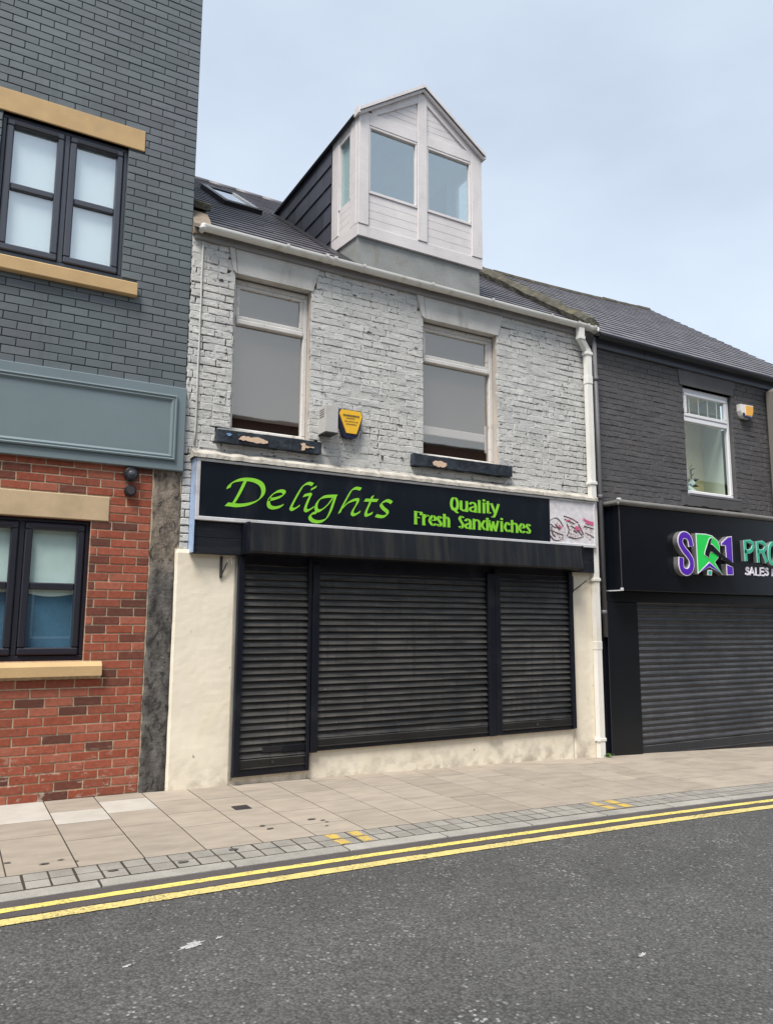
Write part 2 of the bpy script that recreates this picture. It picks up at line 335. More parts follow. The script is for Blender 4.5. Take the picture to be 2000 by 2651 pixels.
def m_asphalt():
    m = Mat('asphalt', .82, .35)
    v = m.t.nodes.new('ShaderNodeTexVoronoi'); v.inputs['Scale'].default_value = 75; v.inputs['Randomness'].default_value = 1; m.l(m.pos.outputs['Position'], v.inputs['Vector'])
    sep = m.t.nodes.new('ShaderNodeSeparateColor'); m.l(v.outputs['Color'], sep.inputs[0])
    f = m.rng(sep.outputs[0], 0, 1, .74, 1.28)
    big = m.math('ADD', m.rng(m.noise(.9, 6, (.35, 1.2, 1)), .3, .7, .84, 1.16), m.rng(m.noise(3.1, 5), .35, .75, .06, -.12)); f = m.math('MULTIPLY', f, big)
    c = m.scale((.090, .0895, .088), f)
    c = m.mix(m.rng(sep.outputs[1], .975, .98, 0, .55), c, (.30, .30, .29))
    wear = m.rng(m.noise(2.3, 4), .55, .7, 0, 1, True)
    c = m.mix(m.math('MULTIPLY', m.rng(sep.outputs[2], .93, .94), wear), c, (.30, .30, .29))
    edge = m.rng(v.outputs['Distance'], .25, .8, 1, .55)
    c = m.scale(c, edge); m.color(c)
    h = m.math('ADD', m.math('MULTIPLY', v.outputs['Distance'], -1.0), m.noise(180, 3)); m.bump(h, .6, .006); return m.m
def m_slab():
    m = Mat('paving_stone', .8, .25)
    oi = m.rand()
    f = m.math('ADD', m.rng(oi, 0, 1, .90, 1.08), m.rng(m.noise(3.5, 6, (1, 2.5, 1)), .3, .7, -.13, .13))
    f = m.math('ADD', f, m.rng(m.noise(260, 2), .3, .7, -.09, .09))
    c = m.scale((.302, .260, .213), f)
    c = m.mix(m.rng(m.noise(1.2, 5), .5, .75, 0, .4), c, (.27, .235, .195))
    c = m.mix(m.rng(m.noise(7, 3, (1, 2.2, 1)), .73, .755, 0, .75, True), c, (.09, .08, .07))
    m.color(c); m.bump(m.noise(190, 4), .35, .002); return m.m
def m_granite(name, col):
    m = Mat(name, .75, .3)
    f = m.math('ADD', m.rng(m.rand(), 0, 1, .88, 1.1), m.rng(m.noise(330, 2), .35, .65, -.3, .3))
    f = m.math('ADD', f, m.rng(m.noise(5, 5), .3, .7, -.14, .14))
    c = m.scale(col, f); c = m.mix(m.rng(m.noise(9, 3), .70, .73, 0, .7, True), c, (.07, .065, .06))
    m.color(c); m.bump(m.noise(160, 4), .6, .003); return m.m
def m_yellow(name, col, worn=(.17, .15, .10), lo=.535):
    m = Mat(name, .7, .3)
    c = m.scale(col, m.rng(m.noise(30, 5), .3, .7, .82, 1.15))
    c = m.mix(m.rng(m.math('ADD', m.noise(60, 6), m.rng(m.noise(4, 4), .3, .7, -.07, .07)), lo, lo+.1, 0, .8, True), c, worn); m.color(c); m.bump(m.noise(120, 4), .6, .004); return m.m
def m_cream():
    m = Mat('cream_render', .8, .2)
    c = m.scale((.76, .695, .57), m.rng(m.noise(1.6, 6), .3, .7, .93, 1.05))
    c = m.mix(m.rng(m.noise(3, 5, (1, 1, .6)), .5, .75, 0, .5), c, (.68, .60, .45))
    z = m.z()[2]
    low = m.rng(z, -.1, .35, 1, 0)
    c = m.mix(m.math('MULTIPLY', m.rng(m.noise(9, 6), .42, .66, 0, .75), m.math('POWER', low, 1.6), True), c, (.27, .235, .19))
    c = m.mix(m.rng(m.noise(7, 5, (3, 3, 1), dist=1.2), .705, .72, 0, .7, True), c, (.14, .12, .10))
    m.color(c); m.bump(m.math('ADD', m.noise(7, 5), m.math('MULTIPLY', m.noise(70, 5), .35)), .28, .006); return m.m
def m_pilaster():
    m = Mat('bare_cement', .9, .15)
    z = m.z()[2]
    c = m.mix(m.rng(m.math('ADD', z, m.rng(m.noise(5, 4), 0, 1, -.15, .15)), 1.80, 2.12, 0, 1, True), (.092, .087, .081), (.175, .147, .118))
    c = m.scale(c, m.rng(m.noise(7, 8, (1.4, 1, .8), .7), .32, .68, .45, 1.75))
    c = m.mix(m.rng(m.noise(9, 7, (1.5, 1, .8), dist=1.2), .52, .66, 0, .85, True), c, (.03, .029, .028))
    c = m.mix(m.rng(m.noise(19, 7, (1, 1, 2), dist=1.), .69, .74, 0, .7, True), c, (.33, .31, .28))
    m.color(c); m.bump(m.math('ADD', m.noise(14, 6), m.math('MULTIPLY', m.noise(60, 4), .4)), .9, .015); return m.m
def m_shutter(name, col, dust_glint):
    m = Mat(name, .42, .45)
    c = m.scale(col, m.rng(m.rand(), 0, 1, .75, 1.3))
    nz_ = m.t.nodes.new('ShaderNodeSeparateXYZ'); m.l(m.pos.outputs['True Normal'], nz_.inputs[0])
    up = m.rng(m.math('ABSOLUTE', nz_.outputs[2]), .12, .42, .12, 1.0)         # lip highlight painted onto the sloping faces, mixed with dusty road film
    c = m.mix(m.math('MULTIPLY', up, m.rng(m.math('ADD', m.noise(4, 6, (.8, 1, 9)), m.rng(m.noise(1.1, 3), .3, .7, -.15, .15)), .32, .70, .1, 1)), c, dust_glint)
    c = m.mix(m.rng(m.noise(6, 4, (3, 1, .3)), .52, .7, 0, .45), c, col)
    c = m.mix(m.rng(m.noise(26, 6, (.7, 1, 3)), .735, .75, 0, .8, True), c, (.30, .28, .25))
    m.color(c); m.l(m.rng(m.noise(6, 4), .3, .7, .35, .6), m.b.inputs['Roughness']); m.bump(m.noise(40, 4), .15, .002); return m.m
def m_slate(name, col, pv=.1):
    m = Mat(name, .5, .4)
    f = m.math('ADD', m.rng(m.rand(), 0, 1, 1-pv, 1+pv), m.rng(m.noise(8, 5), .3, .7, -.08, .08))
    c = m.scale(col, f); c = m.mix(m.rng(m.noise(3, 6), .6, .8, 0, .3), c, tuple(v*1.2 for v in col)); m.color(c); m.bump(m.noise(60, 4), .2, .002); return m.m
def m_sill():
    m = Mat('flaking_black_sill', .6, .3)
    c = m.scale((.017, .022, .030), m.rng(m.noise(9, 6), .3, .7, .5, 2.2))
    c = m.mix(m.rng(m.noise(30, 5), .64, .70, 0, .7, True), c, (.10, .14, .18))
    m.color(c); m.bump(m.noise(26, 6), .8, .01); return m.m
def m_dark_panel():
    m = Mat('streaked_black_fascia', .42, .3)
    c = m.scale((.007, .0085, .012), m.rng(m.noise(6, 5), .3, .7, .8, 1.3))
    c = m.mix(m.rng(m.noise(5, 6, (2.6, 1, .12)), .45, .75, 0, .8), c, (.040, .036, .031)); m.color(c); m.bump(m.noise(25, 4, (1, 1, .4)), .12, .003); return m.m
def m_white_wood():
    m = Mat('weathered_white_timber', .65, .3)
    c = m.scale((.64, .61, .61), m.math('ADD', m.rng(m.noise(2, 5), .3, .7, .9, 1.08), m.rng(m.noise(20, 5, (.4, .4, 3)), .3, .7, -.05, .05)))
    c = m.mix(m.rng(m.noise(6, 6, (1, 1, .35)), .58, .75, 0, .4, True), c, (.40, .36, .33))
    m.color(c); m.bump(m.noise(35, 5, (1, 1, 3)), .3, .003); return m.m

MT = {}
MT['greybrick'] = m_grey_brick(); MT['redbrick'] = m_red_brick(); MT['mortar'] = m_mortar()
MT['greymortar'] = plain('grey_painted_mortar', (.056, .069, .073), .7, .2, bump=.3)
MT['whitebrick'] = m_white_brick('pale_grey_painted_brick', (.50, .50, .483), (.035, .033, .03))
MT['darkbrick'] = m_white_brick('charcoal_painted_brick', (.092, .090, .094), (.02, .02, .02), red=False, warm=(.105, .095, .09))
MT['lintelw'] = plain('painted_stone_pale', (.49, .485, .46), .75, .2, var=.12, vs=3, bump=.5, bs=25, bd=.006, dirt=(.28, .26, .23), dirt_amt=.5, stretch=(2, 2, .7))
MT['linteld'] = plain('painted_stone_charcoal', (.10, .098, .10), .7, .25, bump=.3, bs=40)
MT['sand'] = plain('sandstone', (.50, .345, .18), .85, .15, var=.1, vs=4, fine=.06, fs=150, bump=.25, bs=150, dirt=(.36, .27, .17), dirt_amt=.45)
MT['sandlow'] = plain('sandstone_pale', (.49, .37, .235), .85, .15, var=.12, vs=4, fine=.06, fs=150, bump=.25, bs=150, dirt=(.33, .25, .16), dirt_amt=.5)
MT['anth'] = plain('anthracite_frame', (.052, .058, .076), .35, .5, var=.05, fine=.02, bump=.05)
MT['anthlow'] = plain('black_frame', (.019, .020, .029), .35, .5, var=.05, fine=.02, bump=.05)
MT['fascia'] = plain('blue_grey_painted_fascia', (.158, .205, .222), .5, .35, var=.05, vs=2, fine=.02, bump=.1, bs=12, bd=.004)
MT['cream'] = m_cream(); MT['cement'] = m_pilaster()
MT['slab'] = m_slab(); MT['slabpale'] = plain('pale_new_paving', (.40, .375, .335), .8, .25, var=.1, vs=4, fine=.06, fs=200, bump=.25, bs=160)
MT['sett'] = m_granite('granite_sett', (.245, .232, .208)); MT['kerb'] = m_granite('granite_kerb', (.29, .277, .25))
MT['bed'] = plain('dark_joint_sand', (.050, .043, .036), .95, .1)
MT['asphalt'] = m_asphalt()
MT['gutterstrip'] = plain('worn_tarmac_edge', (.075, .067, .066), .85, .25, fine=.25, fs=150, bump=.7, bs=120, bd=.004)
MT['yellow'] = m_yellow('yellow_line_paint', (.64, .52, .14)); MT['yellow2'] = m_yellow('faded_yellow_line_paint', (.56, .46, .17)); MT['yellow3'] = m_yellow('kerb_mark_paint', (.52, .36, .07), (.24, .22, .19), .50)
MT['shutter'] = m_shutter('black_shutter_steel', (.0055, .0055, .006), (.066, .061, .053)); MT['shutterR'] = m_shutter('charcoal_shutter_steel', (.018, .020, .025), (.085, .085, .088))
MT['blacksteel'] = plain('black_steel', (.005, .0065, .012), .4, .3, var=.2, bump=.1, dirt=(.03, .03, .035), dirt_amt=.5)
MT['blackwood'] = plain('black_painted_board', (.007, .009, .014), .5, .3, var=.25, bump=.4, bs=30, bd=.004, stretch=(.4, 1, 3), dirt=(.035, .036, .04), dirt_amt=.6)
MT['darkpanel'] = m_dark_panel()
MT['signpanel'] = plain('navy_sign_panel', (.0055, .0088, .0145), .3, .3, var=.15, fine=.02, bump=.03, bs=6, bd=.01, dirt=(.028, .032, .036), dirt_amt=.4, stretch=(2, 1, .5))
MT['alu'] = plain('dull_aluminium', (.55, .55, .56), .45, .5, var=.1, bump=.1, dirt=(.30, .28, .25), dirt_amt=.5)
MT['blueside'] = plain('blue_film_edge', (.35, .47, .68), .4, .4, dirt=(.15, .14, .14), dirt_amt=.5)
MT['ledge'] = plain('dirty_lead_ledge', (.40, .375, .33), .8, .2, var=.25, vs=6, bump=.7, bs=35, bd=.008, dirt=(.13, .115, .09), dirt_amt=.75, dirt_scale=7, stretch=(2, 1, 1))
MT['green'] = plain('lime_vinyl', (.24, .62, .04), .35, .5, var=.04, fine=.02, bump=0)
MT['slate'] = m_slate('roof_slate', (.105, .10, .115), .14); MT['slateR'] = m_slate('old_roof_slate', (.125, .118, .13), .16); MT['cheek'] = m_slate('cheek_slate', (.055, .058, .077), .28)
MT['moss'] = plain('mossy_stone', (.085, .082, .068), .95, .1, var=.35, vs=9, bump=1.0, bs=30, bd=.02, dirt=(.17, .145, .08), dirt_amt=.7, dirt_scale=10)
MT['ridge'] = plain('ridge_tile', (.085, .075, .062), .9, .15, var=.3, vs=8, bump=.8, bs=30, bd=.01, dirt=(.19, .155, .08), dirt_amt=.7, dirt_scale=7)
MT['pvc'] = plain('white_pvc', (.68, .675, .64), .4, .4, var=.06, fine=.03, bump=.08, dirt=(.42, .38, .27), dirt_amt=.6, dirt_scale=5)
MT['pipe'] = plain('white_downpipe', (.74, .725, .68), .4, .4, var=.04, fine=.02, bump=.05, dirt=(.48, .42, .28), dirt_amt=.45, dirt_scale=2)
MT['eavew'] = plain('eaves_board_grey', (.24, .235, .235), .7, .25, var=.15, bump=.3, bs=30)
MT['eaved'] = plain('eaves_board_slate_blue', (.075, .085, .11), .5, .35, var=.1)
MT['guttd'] = plain('black_gutter', (.018, .020, .026), .4, .4)
MT['pipeg'] = plain('grey_downpipe', (.115, .115, .125), .5, .35)
MT['wframe'] = plain('flaking_white_window_paint', (.60, .585, .56), .6, .3, var=.1, vs=5, bump=.4, bs=40, bd=.004, dirt=(.33, .27, .21), dirt_amt=.6, dirt_scale=11, lo=.58, hi=.68)
MT['upvc'] = plain('white_upvc', (.74, .74, .76), .3, .5, var=.03, fine=.01, bump=0)
MT['reveal'] = plain('pinkish_reveal', (.47, .42, .37), .8, .2, var=.15, bump=.5, bs=30)
MT['timber'] = m_white_wood(); MT['timberS'] = MT['timber']
MT['cheektrim'] = plain('lead_flashing', (.022, .023, .028), .5, .4)
MT['concrete'] = plain('grey_render_upstand', (.26, .27, .262), .85, .2, var=.12, vs=4, bump=.5, bs=45, bd=.005, dirt=(.19, .16, .11), dirt_amt=.4, dirt_scale=5)
MT['sill'] = m_sill(); MT['bare'] = plain('bare_sandstone', (.60, .44, .32), .9, .1, var=.15, bump=.5, bs=50)
MT['bluechip'] = plain('old_blue_paint', (.16, .27, .45), .7, .2)
MT['steelbox'] = plain('grey_steel_box', (.44, .43, .415), .5, .4, var=.06, dirt=(.33, .27, .2), dirt_amt=.3)
MT['black'] = plain('black_plastic', (.010, .010, .014), .35, .5, bump=0)
MT['navy'] = plain('navy_plastic', (.008, .014, .05), .35, .5, bump=0)
MT['alarmy'] = plain('amber_alarm_cover', (.78, .45, .025), .35, .5, var=.04, bump=0)
MT['orange'] = plain('orange_label', (.80, .42, .08), .4, .4, var=.03, bump=0)
MT['whitep'] = plain('white_plastic', (.74, .72, .68), .4, .4, var=.04, bump=0)
MT['blind'] = plain('white_blind', (.82, .87, .88), .8, .1, var=.03, vs=1.5, fine=0, bump=0)
MT['blindlow'] = plain('frosted_panel', (.64, .69, .66), .7, .1, var=.12, vs=3, fine=0, bump=0)
MT['blueglaze'] = plain('blue_film', (.085, .17, .26), .6, .2, var=.25, vs=3, bump=0)
MT['greyboard'] = plain('grey_sheet_behind_glass', (.185, .17, .165), .8, .1, var=.06, vs=1.5, bump=0)
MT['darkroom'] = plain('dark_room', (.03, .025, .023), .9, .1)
MT['roomcream'] = plain('cream_plaster', (.78, .72, .50), .85, .1, var=.03, bump=.05)
MT['roompale'] = plain('pale_plaster', (.62, .68, .66), .85, .1, var=.03, bump=.05)
MT['roomroof'] = plain('painted_plywood', (.55, .64, .66), .8, .15, var=.05)
MT['g_old'] = glass('old_window_glass', .24, (.88, .86, .84), .02, .03, (1, .93, .84)); MT['g_new'] = glass('window_glass', .30, (.97, 1, 1)); MT['g_low'] = glass('street_window_glass', .12, (.95, 1, 1))
MT['g_dorm'] = glass('dormer_glass', .42, (.95, .99, .985), gcol=(.9, .98, 1)); MT['g_roof'] = glass('rooflight_glass', .55, (.8, .85, .9)); MT['g_right'] = glass('clear_glass', .07, (.95, .98, .96))
MT['logopurple'] = plain('violet_acrylic', (.085, .012, .42), .3, .5, var=.03, fine=.01, bump=0); MT['logogreen'] = plain('green_acrylic', (.015, .62, .085), .3, .5, var=.03, fine=.01, bump=0)
MT['teal'] = plain('teal_acrylic', (.02, .40, .25), .3, .5, var=.03, fine=.01, bump=0); MT['mint'] = plain('mint_edge_acrylic', (.30, .76, .60), .3, .5, var=.02, fine=.01, bump=0)
MT['letterw'] = plain('white_acrylic', (.80, .76, .84), .3, .5, var=.02, fine=.01, bump=0); MT['returns'] = plain('brushed_letter_returns', (.34, .33, .33), .3, .5, metal=.6, var=.15)
MT['shopblack'] = plain('gloss_black_cladding', (.0045, .006, .009), .22, .35, var=.15, fine=.02, bump=.03, bs=3, bd=.02)
MT['shopside'] = plain('satin_black_cladding', (.006, .0075, .010), .3, .35, bump=.03)
MT['cornice'] = plain('grey_cornice_roll', (.17, .165, .155), .6, .3, var=.2, bump=.3, dirt=(.09, .085, .08), dirt_amt=.5)
MT['bay'] = plain('taupe_cladding', (.17, .155, .14), .5, .3, var=.04, bump=0)
MT['print'] = plain('print_white', (.66, .64, .66), .3, .4, var=.12, vs=14, bump=0, dirt=(.60, .42, .52), dirt_amt=.5, dirt_scale=9)
MT['printdark'] = plain('print_ink', (.10, .065, .075), .4, .3, bump=0); MT['printpink'] = plain('print_pink', (.62, .12, .26), .4, .3, bump=0)
MT['leaf'] = plain('weed_leaf', (.07, .15, .02), .6, .3, pv=.3, bump=0); MT['leafd'] = plain('weed_dark', (.03, .035, .015), .8, .2)
MT['iron'] = plain('cast_iron', (.035, .032, .034), .6, .4, bump=.5, bs=90)
MT['splat'] = plain('white_road_splash', (.33, .325, .315), .8, .2, fine=.35, bump=.5)
MT['farbrick'] = plain('brown_terrace_brick', (.085, .040, .030), .9, .1, var=.2, vs=6, fine=.15, fs=30, bump=.3); MT['farglass'] = plain('dark_far_window', (.03, .035, .04), .1, .5, bump=0)
MT['gland'] = plain('ground', (.10, .095, .085), .95, .1)
MT['gum'] = plain('old_chewing_gum', (.085, .08, .072), .85, .2, bump=.2)
MT['stone'] = plain('weathered_stone', (.23, .19, .15), .9, .15, var=.3, vs=6, bump=.8, bs=25, bd=.01, dirt=(.10, .09, .08), dirt_amt=.7)
def m_food():
    m = Mat('print_food', .35, .4)
    c = m.mix(m.rng(m.noise(20, 6, (1, 1, 1.8), .65, 1.8), .36, .5), (.14, .10, .10), (.70, .64, .64))
    c = m.mix(m.rng(m.noise(22, 5, (1, 1, 2), .6, 1.0), .62, .67, 0, .55, True), c, (.60, .26, .34)); m.color(c); return m.m
MT['printfood'] = m_food()

# ------------------------------------------------------------------ the street
def structure(name, mb, mat, parent=None): return obj(name, mb, mat, parent, kind='structure' if parent is None else None)
mb = MB(); mb.add([(-600, -600, -1.3), (600, -600, -1.3), (600, 600, -1.3), (-600, 600, -1.3)], [(0, 1, 2, 3)]); structure('ground', mb, MT['gland'])
def sheet(y0, y1, dz, x0=-45, x1=55, dx=.5, edge=None):
    mb = MB(); n = int((x1-x0)/dx)+1; vs = []
    for i in range(n):
        x = x0+i*dx; a = b = 0
        if edge: a = edge*(noise.noise(Vector((x*7, 1.3, y0*9)))+.7*noise.noise(Vector((x*31, 4.3, y0*9)))); b = edge*(noise.noise(Vector((x*7, 8.1, y1*9)))+.7*noise.noise(Vector((x*31, 2.2, y1*9))))
        vs += [(x, y0+a, g(x)+dz), (x, y1+b, g(x)+dz)]
    mb.add(vs, [(2*i, 2*i+2, 2*i+3, 2*i+1) for i in range(n-1)]); return mb
ROADZ = -.012
road = structure('road', sheet(-11.6, -2.30, ROADZ), MT['asphalt'])
obj('tarmac_edge', sheet(-2.585, -2.30, ROADZ+.0025, -6, 20, .06, .008), MT['gutterstrip'], road)
obj('yellow_line', sheet(-2.505, -2.442, ROADZ+.005, -6, 20, .03, .005), MT['yellow'], road)
obj('yellow_line', sheet(-2.688, -2.602, ROADZ+.005, -6, 20, .03, .007), MT['yellow2'], road)
pav = structure('pavement', sheet(-2.33, .3, -.0014, -45, 55, .1), MT['bed'])
structure('far_pavement', sheet(-16.0, -11.6, .02), MT['slab'])

def slope(x): return -math.atan((g(x+.05)-g(x-.05))/.1)
cache = {}
def paver(w, d, t=.06, c=.004, var=0):
    k = (round(w, 3), round(d, 3), c, var)
    if k not in cache:
        m = MB(); m.box(-w/2, w/2, -d/2, d/2, -t, 0, c); cache[k] = mesh('paver', m)
    return cache[k]
COLW = .388; r2 = random.Random(3)
rows_by_col = {1: [-.65, -1.097], 2: [-.44, -.83, -1.306], 3: [-.21, -.64, -1.09], 4: [-.42, -.875, -1.297]}
pale = {(1, 0), (2, 1), (3, 1)}
for ci in range(-8, 33):
    xc = .795+(ci-1.5)*COLW
    if ci in rows_by_col: cuts = rows_by_col[ci]
    else:
        cuts = []; y = -.1-r2.random()*.45
        while y > -1.65: cuts.append(y); y -= r2.choice((.4, .45, .45, .55))
    ys = [.02]+cuts+[-1.922]
    if ci == 3: ys = [.02]+cuts+[-1.922]
    for ri in range(len(ys)-1):
        a, b = ys[ri], ys[ri+1]
        if a-b < .08: continue
        data = paver(COLW-.005, a-b-.007, .06, .003)
        if (ci, ri) in pale:
            data = data.copy(); data.materials.clear(); mat = MT['slabpale']
        else: mat = MT['slab']
        link('paving_slab', data, mat, pav, (xc, (a+b)/2, g(xc)+r2.uniform(-.0003, .0006)), (r2.uniform(-.0006, .0006), slope(xc)+r2.uniform(-.0012, .0012), 0))
SP = .1385
sm = [paver(SP-.008, .133, .06, .004, k) for k in range(2)]
for i in range(-14, 92):
    x = .484+(i+.5)*SP
    for r in (0, 1):
        link('sett', sm[r], MT['sett'], pav, (x+r2.uniform(-.002, .002), -1.995-.141*r, g(x)+r2.uniform(-.0004, .0006)), (r2.uniform(-.003, .003), slope(x)+r2.uniform(-.004, .004), r2.uniform(-.01, .01)))
km = paver(.763, .120, .16, .005)
for i in range(-3, 17):
    x = .859+(i+.5)*.769; link('kerb_stone', km, MT['kerb'], pav, (x, -2.276, g(x)+r2.uniform(-.001, .001)), (r2.uniform(-.01, .01), slope(x), 0))
# yellow loading marks painted across the setts
def mark(x0, y0, x1, y1, w):
    m = MB(); n = 7; d = .0022; vs = []
    for k in range(n+1):
        t = k/n; x = x0+(x1-x0)*t; y = y0+(y1-y0)*t; e = .006*noise.noise(Vector((x*60, y*60, 2)))
        vs += [(x+e, y, g(x)+d), (x+w+e*1.5, y, g(x+w)+d)]
    m.add(vs, [(2*i, 2*i+1, 2*i+3, 2*i+2) for i in range(n)]); obj('yellow_mark', m, MT['yellow3'], pav)
for xa, w in ((2.395, .085), (2.575, .08)):
    mark(xa, -1.938, xa, -2.055, w); mark(xa, -2.08, xa, -2.195, w)
for xa, w in ((4.865, .095), (5.05, .10)):
    mark(xa, -1.938, xa, -2.055, w); mark(xa, -2.08, xa, -2.195, w)
m = MB(); m.box(2.088, 2.218, -.975, -.85, g(2.15)-.01, g(2.15)+.006, .002)
for k in range(5): m.box(2.098+k*.023, 2.112+k*.023, -.965, -.86, g(2.15)+.0062, g(2.15)+.009)
obj('drain_cover', m, MT['iron'], pav)
def blob(mb, x, y, z, rx, ry, n=11, rr=r2):
    k = [rr.uniform(.65, 1.15) for _ in range(n)]
    mb.add([(x, y, z+.0015)]+[(x+rx*k[i]*math.cos(6.283*i/n), y+ry*k[i]*math.sin(6.283*i/n), z) for i in range(n)], [(0, 1+i, 1+(i+1) % n) for i in range(n)])
m = MB()
for (x, y, a, b) in ((.62, -1.78, .045, .02), (.72, -1.74, .03, .012), (.8, -1.81, .02, .011), (.43, -1.66, .03, .015), (2.10, -1.52, .035, .02), (2.12, -1.62, .04, .02), (2.50, -1.50, .05, .025), (2.56, -1.56, .03, .016), (2.57, -1.62, .028, .015), (2.52, -1.72, .02, .012), (1.72, -2.0, .05, .03), (1.36, -2.12, .05, .03), (.96, -2.1, .05, .02)):
    blob(m, x, y, g(x)+.0058, a*.75, b*.75)
obj('gum_spots', m, MT['gum'], pav, kind='stuff')
for (x, y, s, lab) in ((1.087, -3.325, .10, 'large white bird dropping splash on the road near the left'), (2.846, -4.358, .05, 'small white splash on the dark road at lower right'), (1.22, -3.30, .035, 'tiny white fleck beside the large splash on the road'), (.78, -3.41, .04, 'thin white smear on the road left of the large splash')):
    m = MB()
    n = 46; kk = [.6+.5*noise.noise(Vector((3*math.cos(6.283*i/n)+x*9, 3*math.sin(6.283*i/n), y*3)))+.25*noise.noise(Vector((i*.9, x*7, y))) for i in range(n)]
    m.add([(x, y, g(x)+ROADZ+.0045)]+[(x+s*kk[i]*.8*math.cos(6.283*i/n)+.25*s*math.sin(6.283*i/n), y+s*kk[i]*.5*math.sin(6.283*i/n), g(x)+ROADZ+.003) for i in range(n)], [(0, 1+i, 1+(i+1) % n) for i in range(n)])
    obj('road_splash', m, MT['splat'], None, label=lab, cat='splash', group='white splashes on the road')
m = MB()
for k in range(110):
    x = r2.uniform(-1, 9); y = r2.uniform(-6.4, -2.7); s = r2.uniform(.002, .005); blob(m, x, y, g(x)+ROADZ+.002, s*1.5, s, 5)
obj('pale_chippings', m, MT['splat'], road, kind='stuff')

# ------------------------------------------------------------------ wall tools
def wall_open(x0, x1, z0, z1, ops, yf, yb):
    xs = sorted({x0, x1, *[v for o in ops for v in o[:2] if x0 < v < x1]}); zs = sorted({z0, z1, *[v for o in ops for v in o[2:4] if z0 < v < z1]})
    hole = lambda x, z: any(o[0] < x < o[1] and o[2] < z < o[3] for o in ops)
    f = MB(); rv = MB()
    for i in range(len(xs)-1):
        for j in range(len(zs)-1):
            xa, xb, za, zb = xs[i], xs[i+1], zs[j], zs[j+1]
            if not hole((xa+xb)/2, (za+zb)/2):
                f.add([(xa, yf, za), (xb, yf, za), (xb, yf, zb), (xa, yf, zb)], [(0, 1, 2, 3)])
    for (xa, xb, za, zb) in [o[:4] for o in ops]:
        for q in ([(xa, yf, za), (xa, yb, za), (xa, yb, zb), (xa, yf, zb)], [(xb, yf, za), (xb, yb, za), (xb, yb, zb), (xb, yf, zb)], [(xa, yf, za), (xb, yf, za), (xb, yb, za), (xa, yb, za)], [(xa, yf, zb), (xb, yf, zb), (xb, yb, zb), (xa, yb, zb)]):
            rv.add(q, [(0, 1, 2, 3)])
    return f, rv
def bricks(parent, mat, x0, x1, z0, z1, holes, zref, ch, L, gap, y, proud, c, jit, name='brick', fix_right=True, limit=300, seed=1, headers=0.0, vis=None, gapfn=None):
    rr = random.Random(seed); lst = []
    k0 = math.floor((z0-zref)/ch); k1 = math.ceil((z1-zref)/ch)
    for k in range(k0, k1):
        za, zb = zref+k*ch, zref+(k+1)*ch
        za2, zb2 = max(za, z0), min(zb, z1)
        if zb2-za2 < .02: continue
        iv = [(x0, x1)]
        for h in holes:
            ov = min(zb, h[3])-max(za, h[2])
            if ov > .35*ch:
                nv = []
                for a, b in iv:
                    if h[1] <= a or h[0] >= b: nv.append((a, b)); continue
                    if h[0] > a: nv.append((a, h[0]))
                    if h[1] < b: nv.append((h[1], b))
                iv = nv
        ph = (L/2 if k % 2 == 0 else 0)+ (rr.uniform(-.02, .02) if jit > .002 else 0)
        hd = rr.random() < headers
        step = L/2 if hd else L
        js = []; x = x1-ph
        while x > x0-L: js.append(x+(rr.uniform(-.012, .012) if jit > .002 else 0)); x -= step
        js = sorted(js)
        for a, b in iv:
            pts = [a]+[j for j in js if a+.035 < j < b-.035]+[b]
            for p, q in zip(pts[:-1], pts[1:]):
                gp = gapfn((p+q)/2, za2) if gapfn else gap; lst.append((p+gp/2, q-gp/2, za2+gp/2, zb2-gp/2))
    lst = [b for b in lst if b[1]-b[0] > .015]
    def geo(w, h, r):
        j = lambda s=1.0: r.uniform(-jit, jit)*s
        d = .03; vs = []
        cor = [(-w/2, -h/2), (w/2, -h/2), (w/2, h/2), (-w/2, h/2)]; cor = [(a+j(), b+j()) for a, b in cor]
        if jit > .002:
            ring = []
            for i in range(4):
                a, b = cor[i], cor[(i+1) % 4]; ring.append(a)
                if i % 2 == 0: ring += [(a[0]+(b[0]-a[0])*t, a[1]+(b[1]-a[1])*t+j(.9)) for t in (.33, .67)]
            cor = ring
        n = len(cor); t = [j(.6) for _ in range(n)]
        vs = [(a*(1-2*c/w) if w > 3*c else a*.6, -proud+t[i], b*(1-2*c/h)) for i, (a, b) in enumerate(cor)]
        vs += [(a, -proud+c*1.0+t[i]*.5, b) for i, (a, b) in enumerate(cor)]+[(a, d, b) for a, b in cor]
        fs = [tuple(range(n))]+[(i, n+i, n+(i+1) % n, (i+1) % n) for i in range(n)]+[(n+i, 2*n+i, 2*n+(i+1) % n, n+(i+1) % n) for i in range(n)]
        return vs, fs
    # the pieces that show largest are parts of their own
    def seen(b):
        xm, zm = (b[0]+b[1])/2, (b[2]+b[3])/2
        d = (xm**2+49+(zm-1.45)**2); out = 0 if vis is None or (vis[0] <= xm <= vis[1] and vis[2] <= zm <= vis[3]) else 1e6
        return out+d/((b[1]-b[0])*(b[3]-b[2])*49/d)**.5
    lst.sort(key=seen); mc = {}; rest = MB()
    for i, b in enumerate(lst):
        w, h = b[1]-b[0], b[3]-b[2]; cx, cz = (b[0]+b[1])/2, (b[2]+b[3])/2
        dy = rr.uniform(-jit, jit)*.8
        if i < limit:
            kq = (round(w, 2) if jit > .002 else round(w, 3), round(h, 3), rr.randrange(6) if jit > .0005 else 0)
            if kq not in mc:
                mm = MB(); mm.add(*geo(kq[0] if jit > .002 else w, h, rr)); mc[kq] = mesh(name, mm)
            link(name, mc[kq], mat, parent, (cx, y+dy, cz))
        else:
            v, f = geo(w, h, rr); rest.add([(a+cx, e+y+dy, q+cz) for a, e, q in v], f)
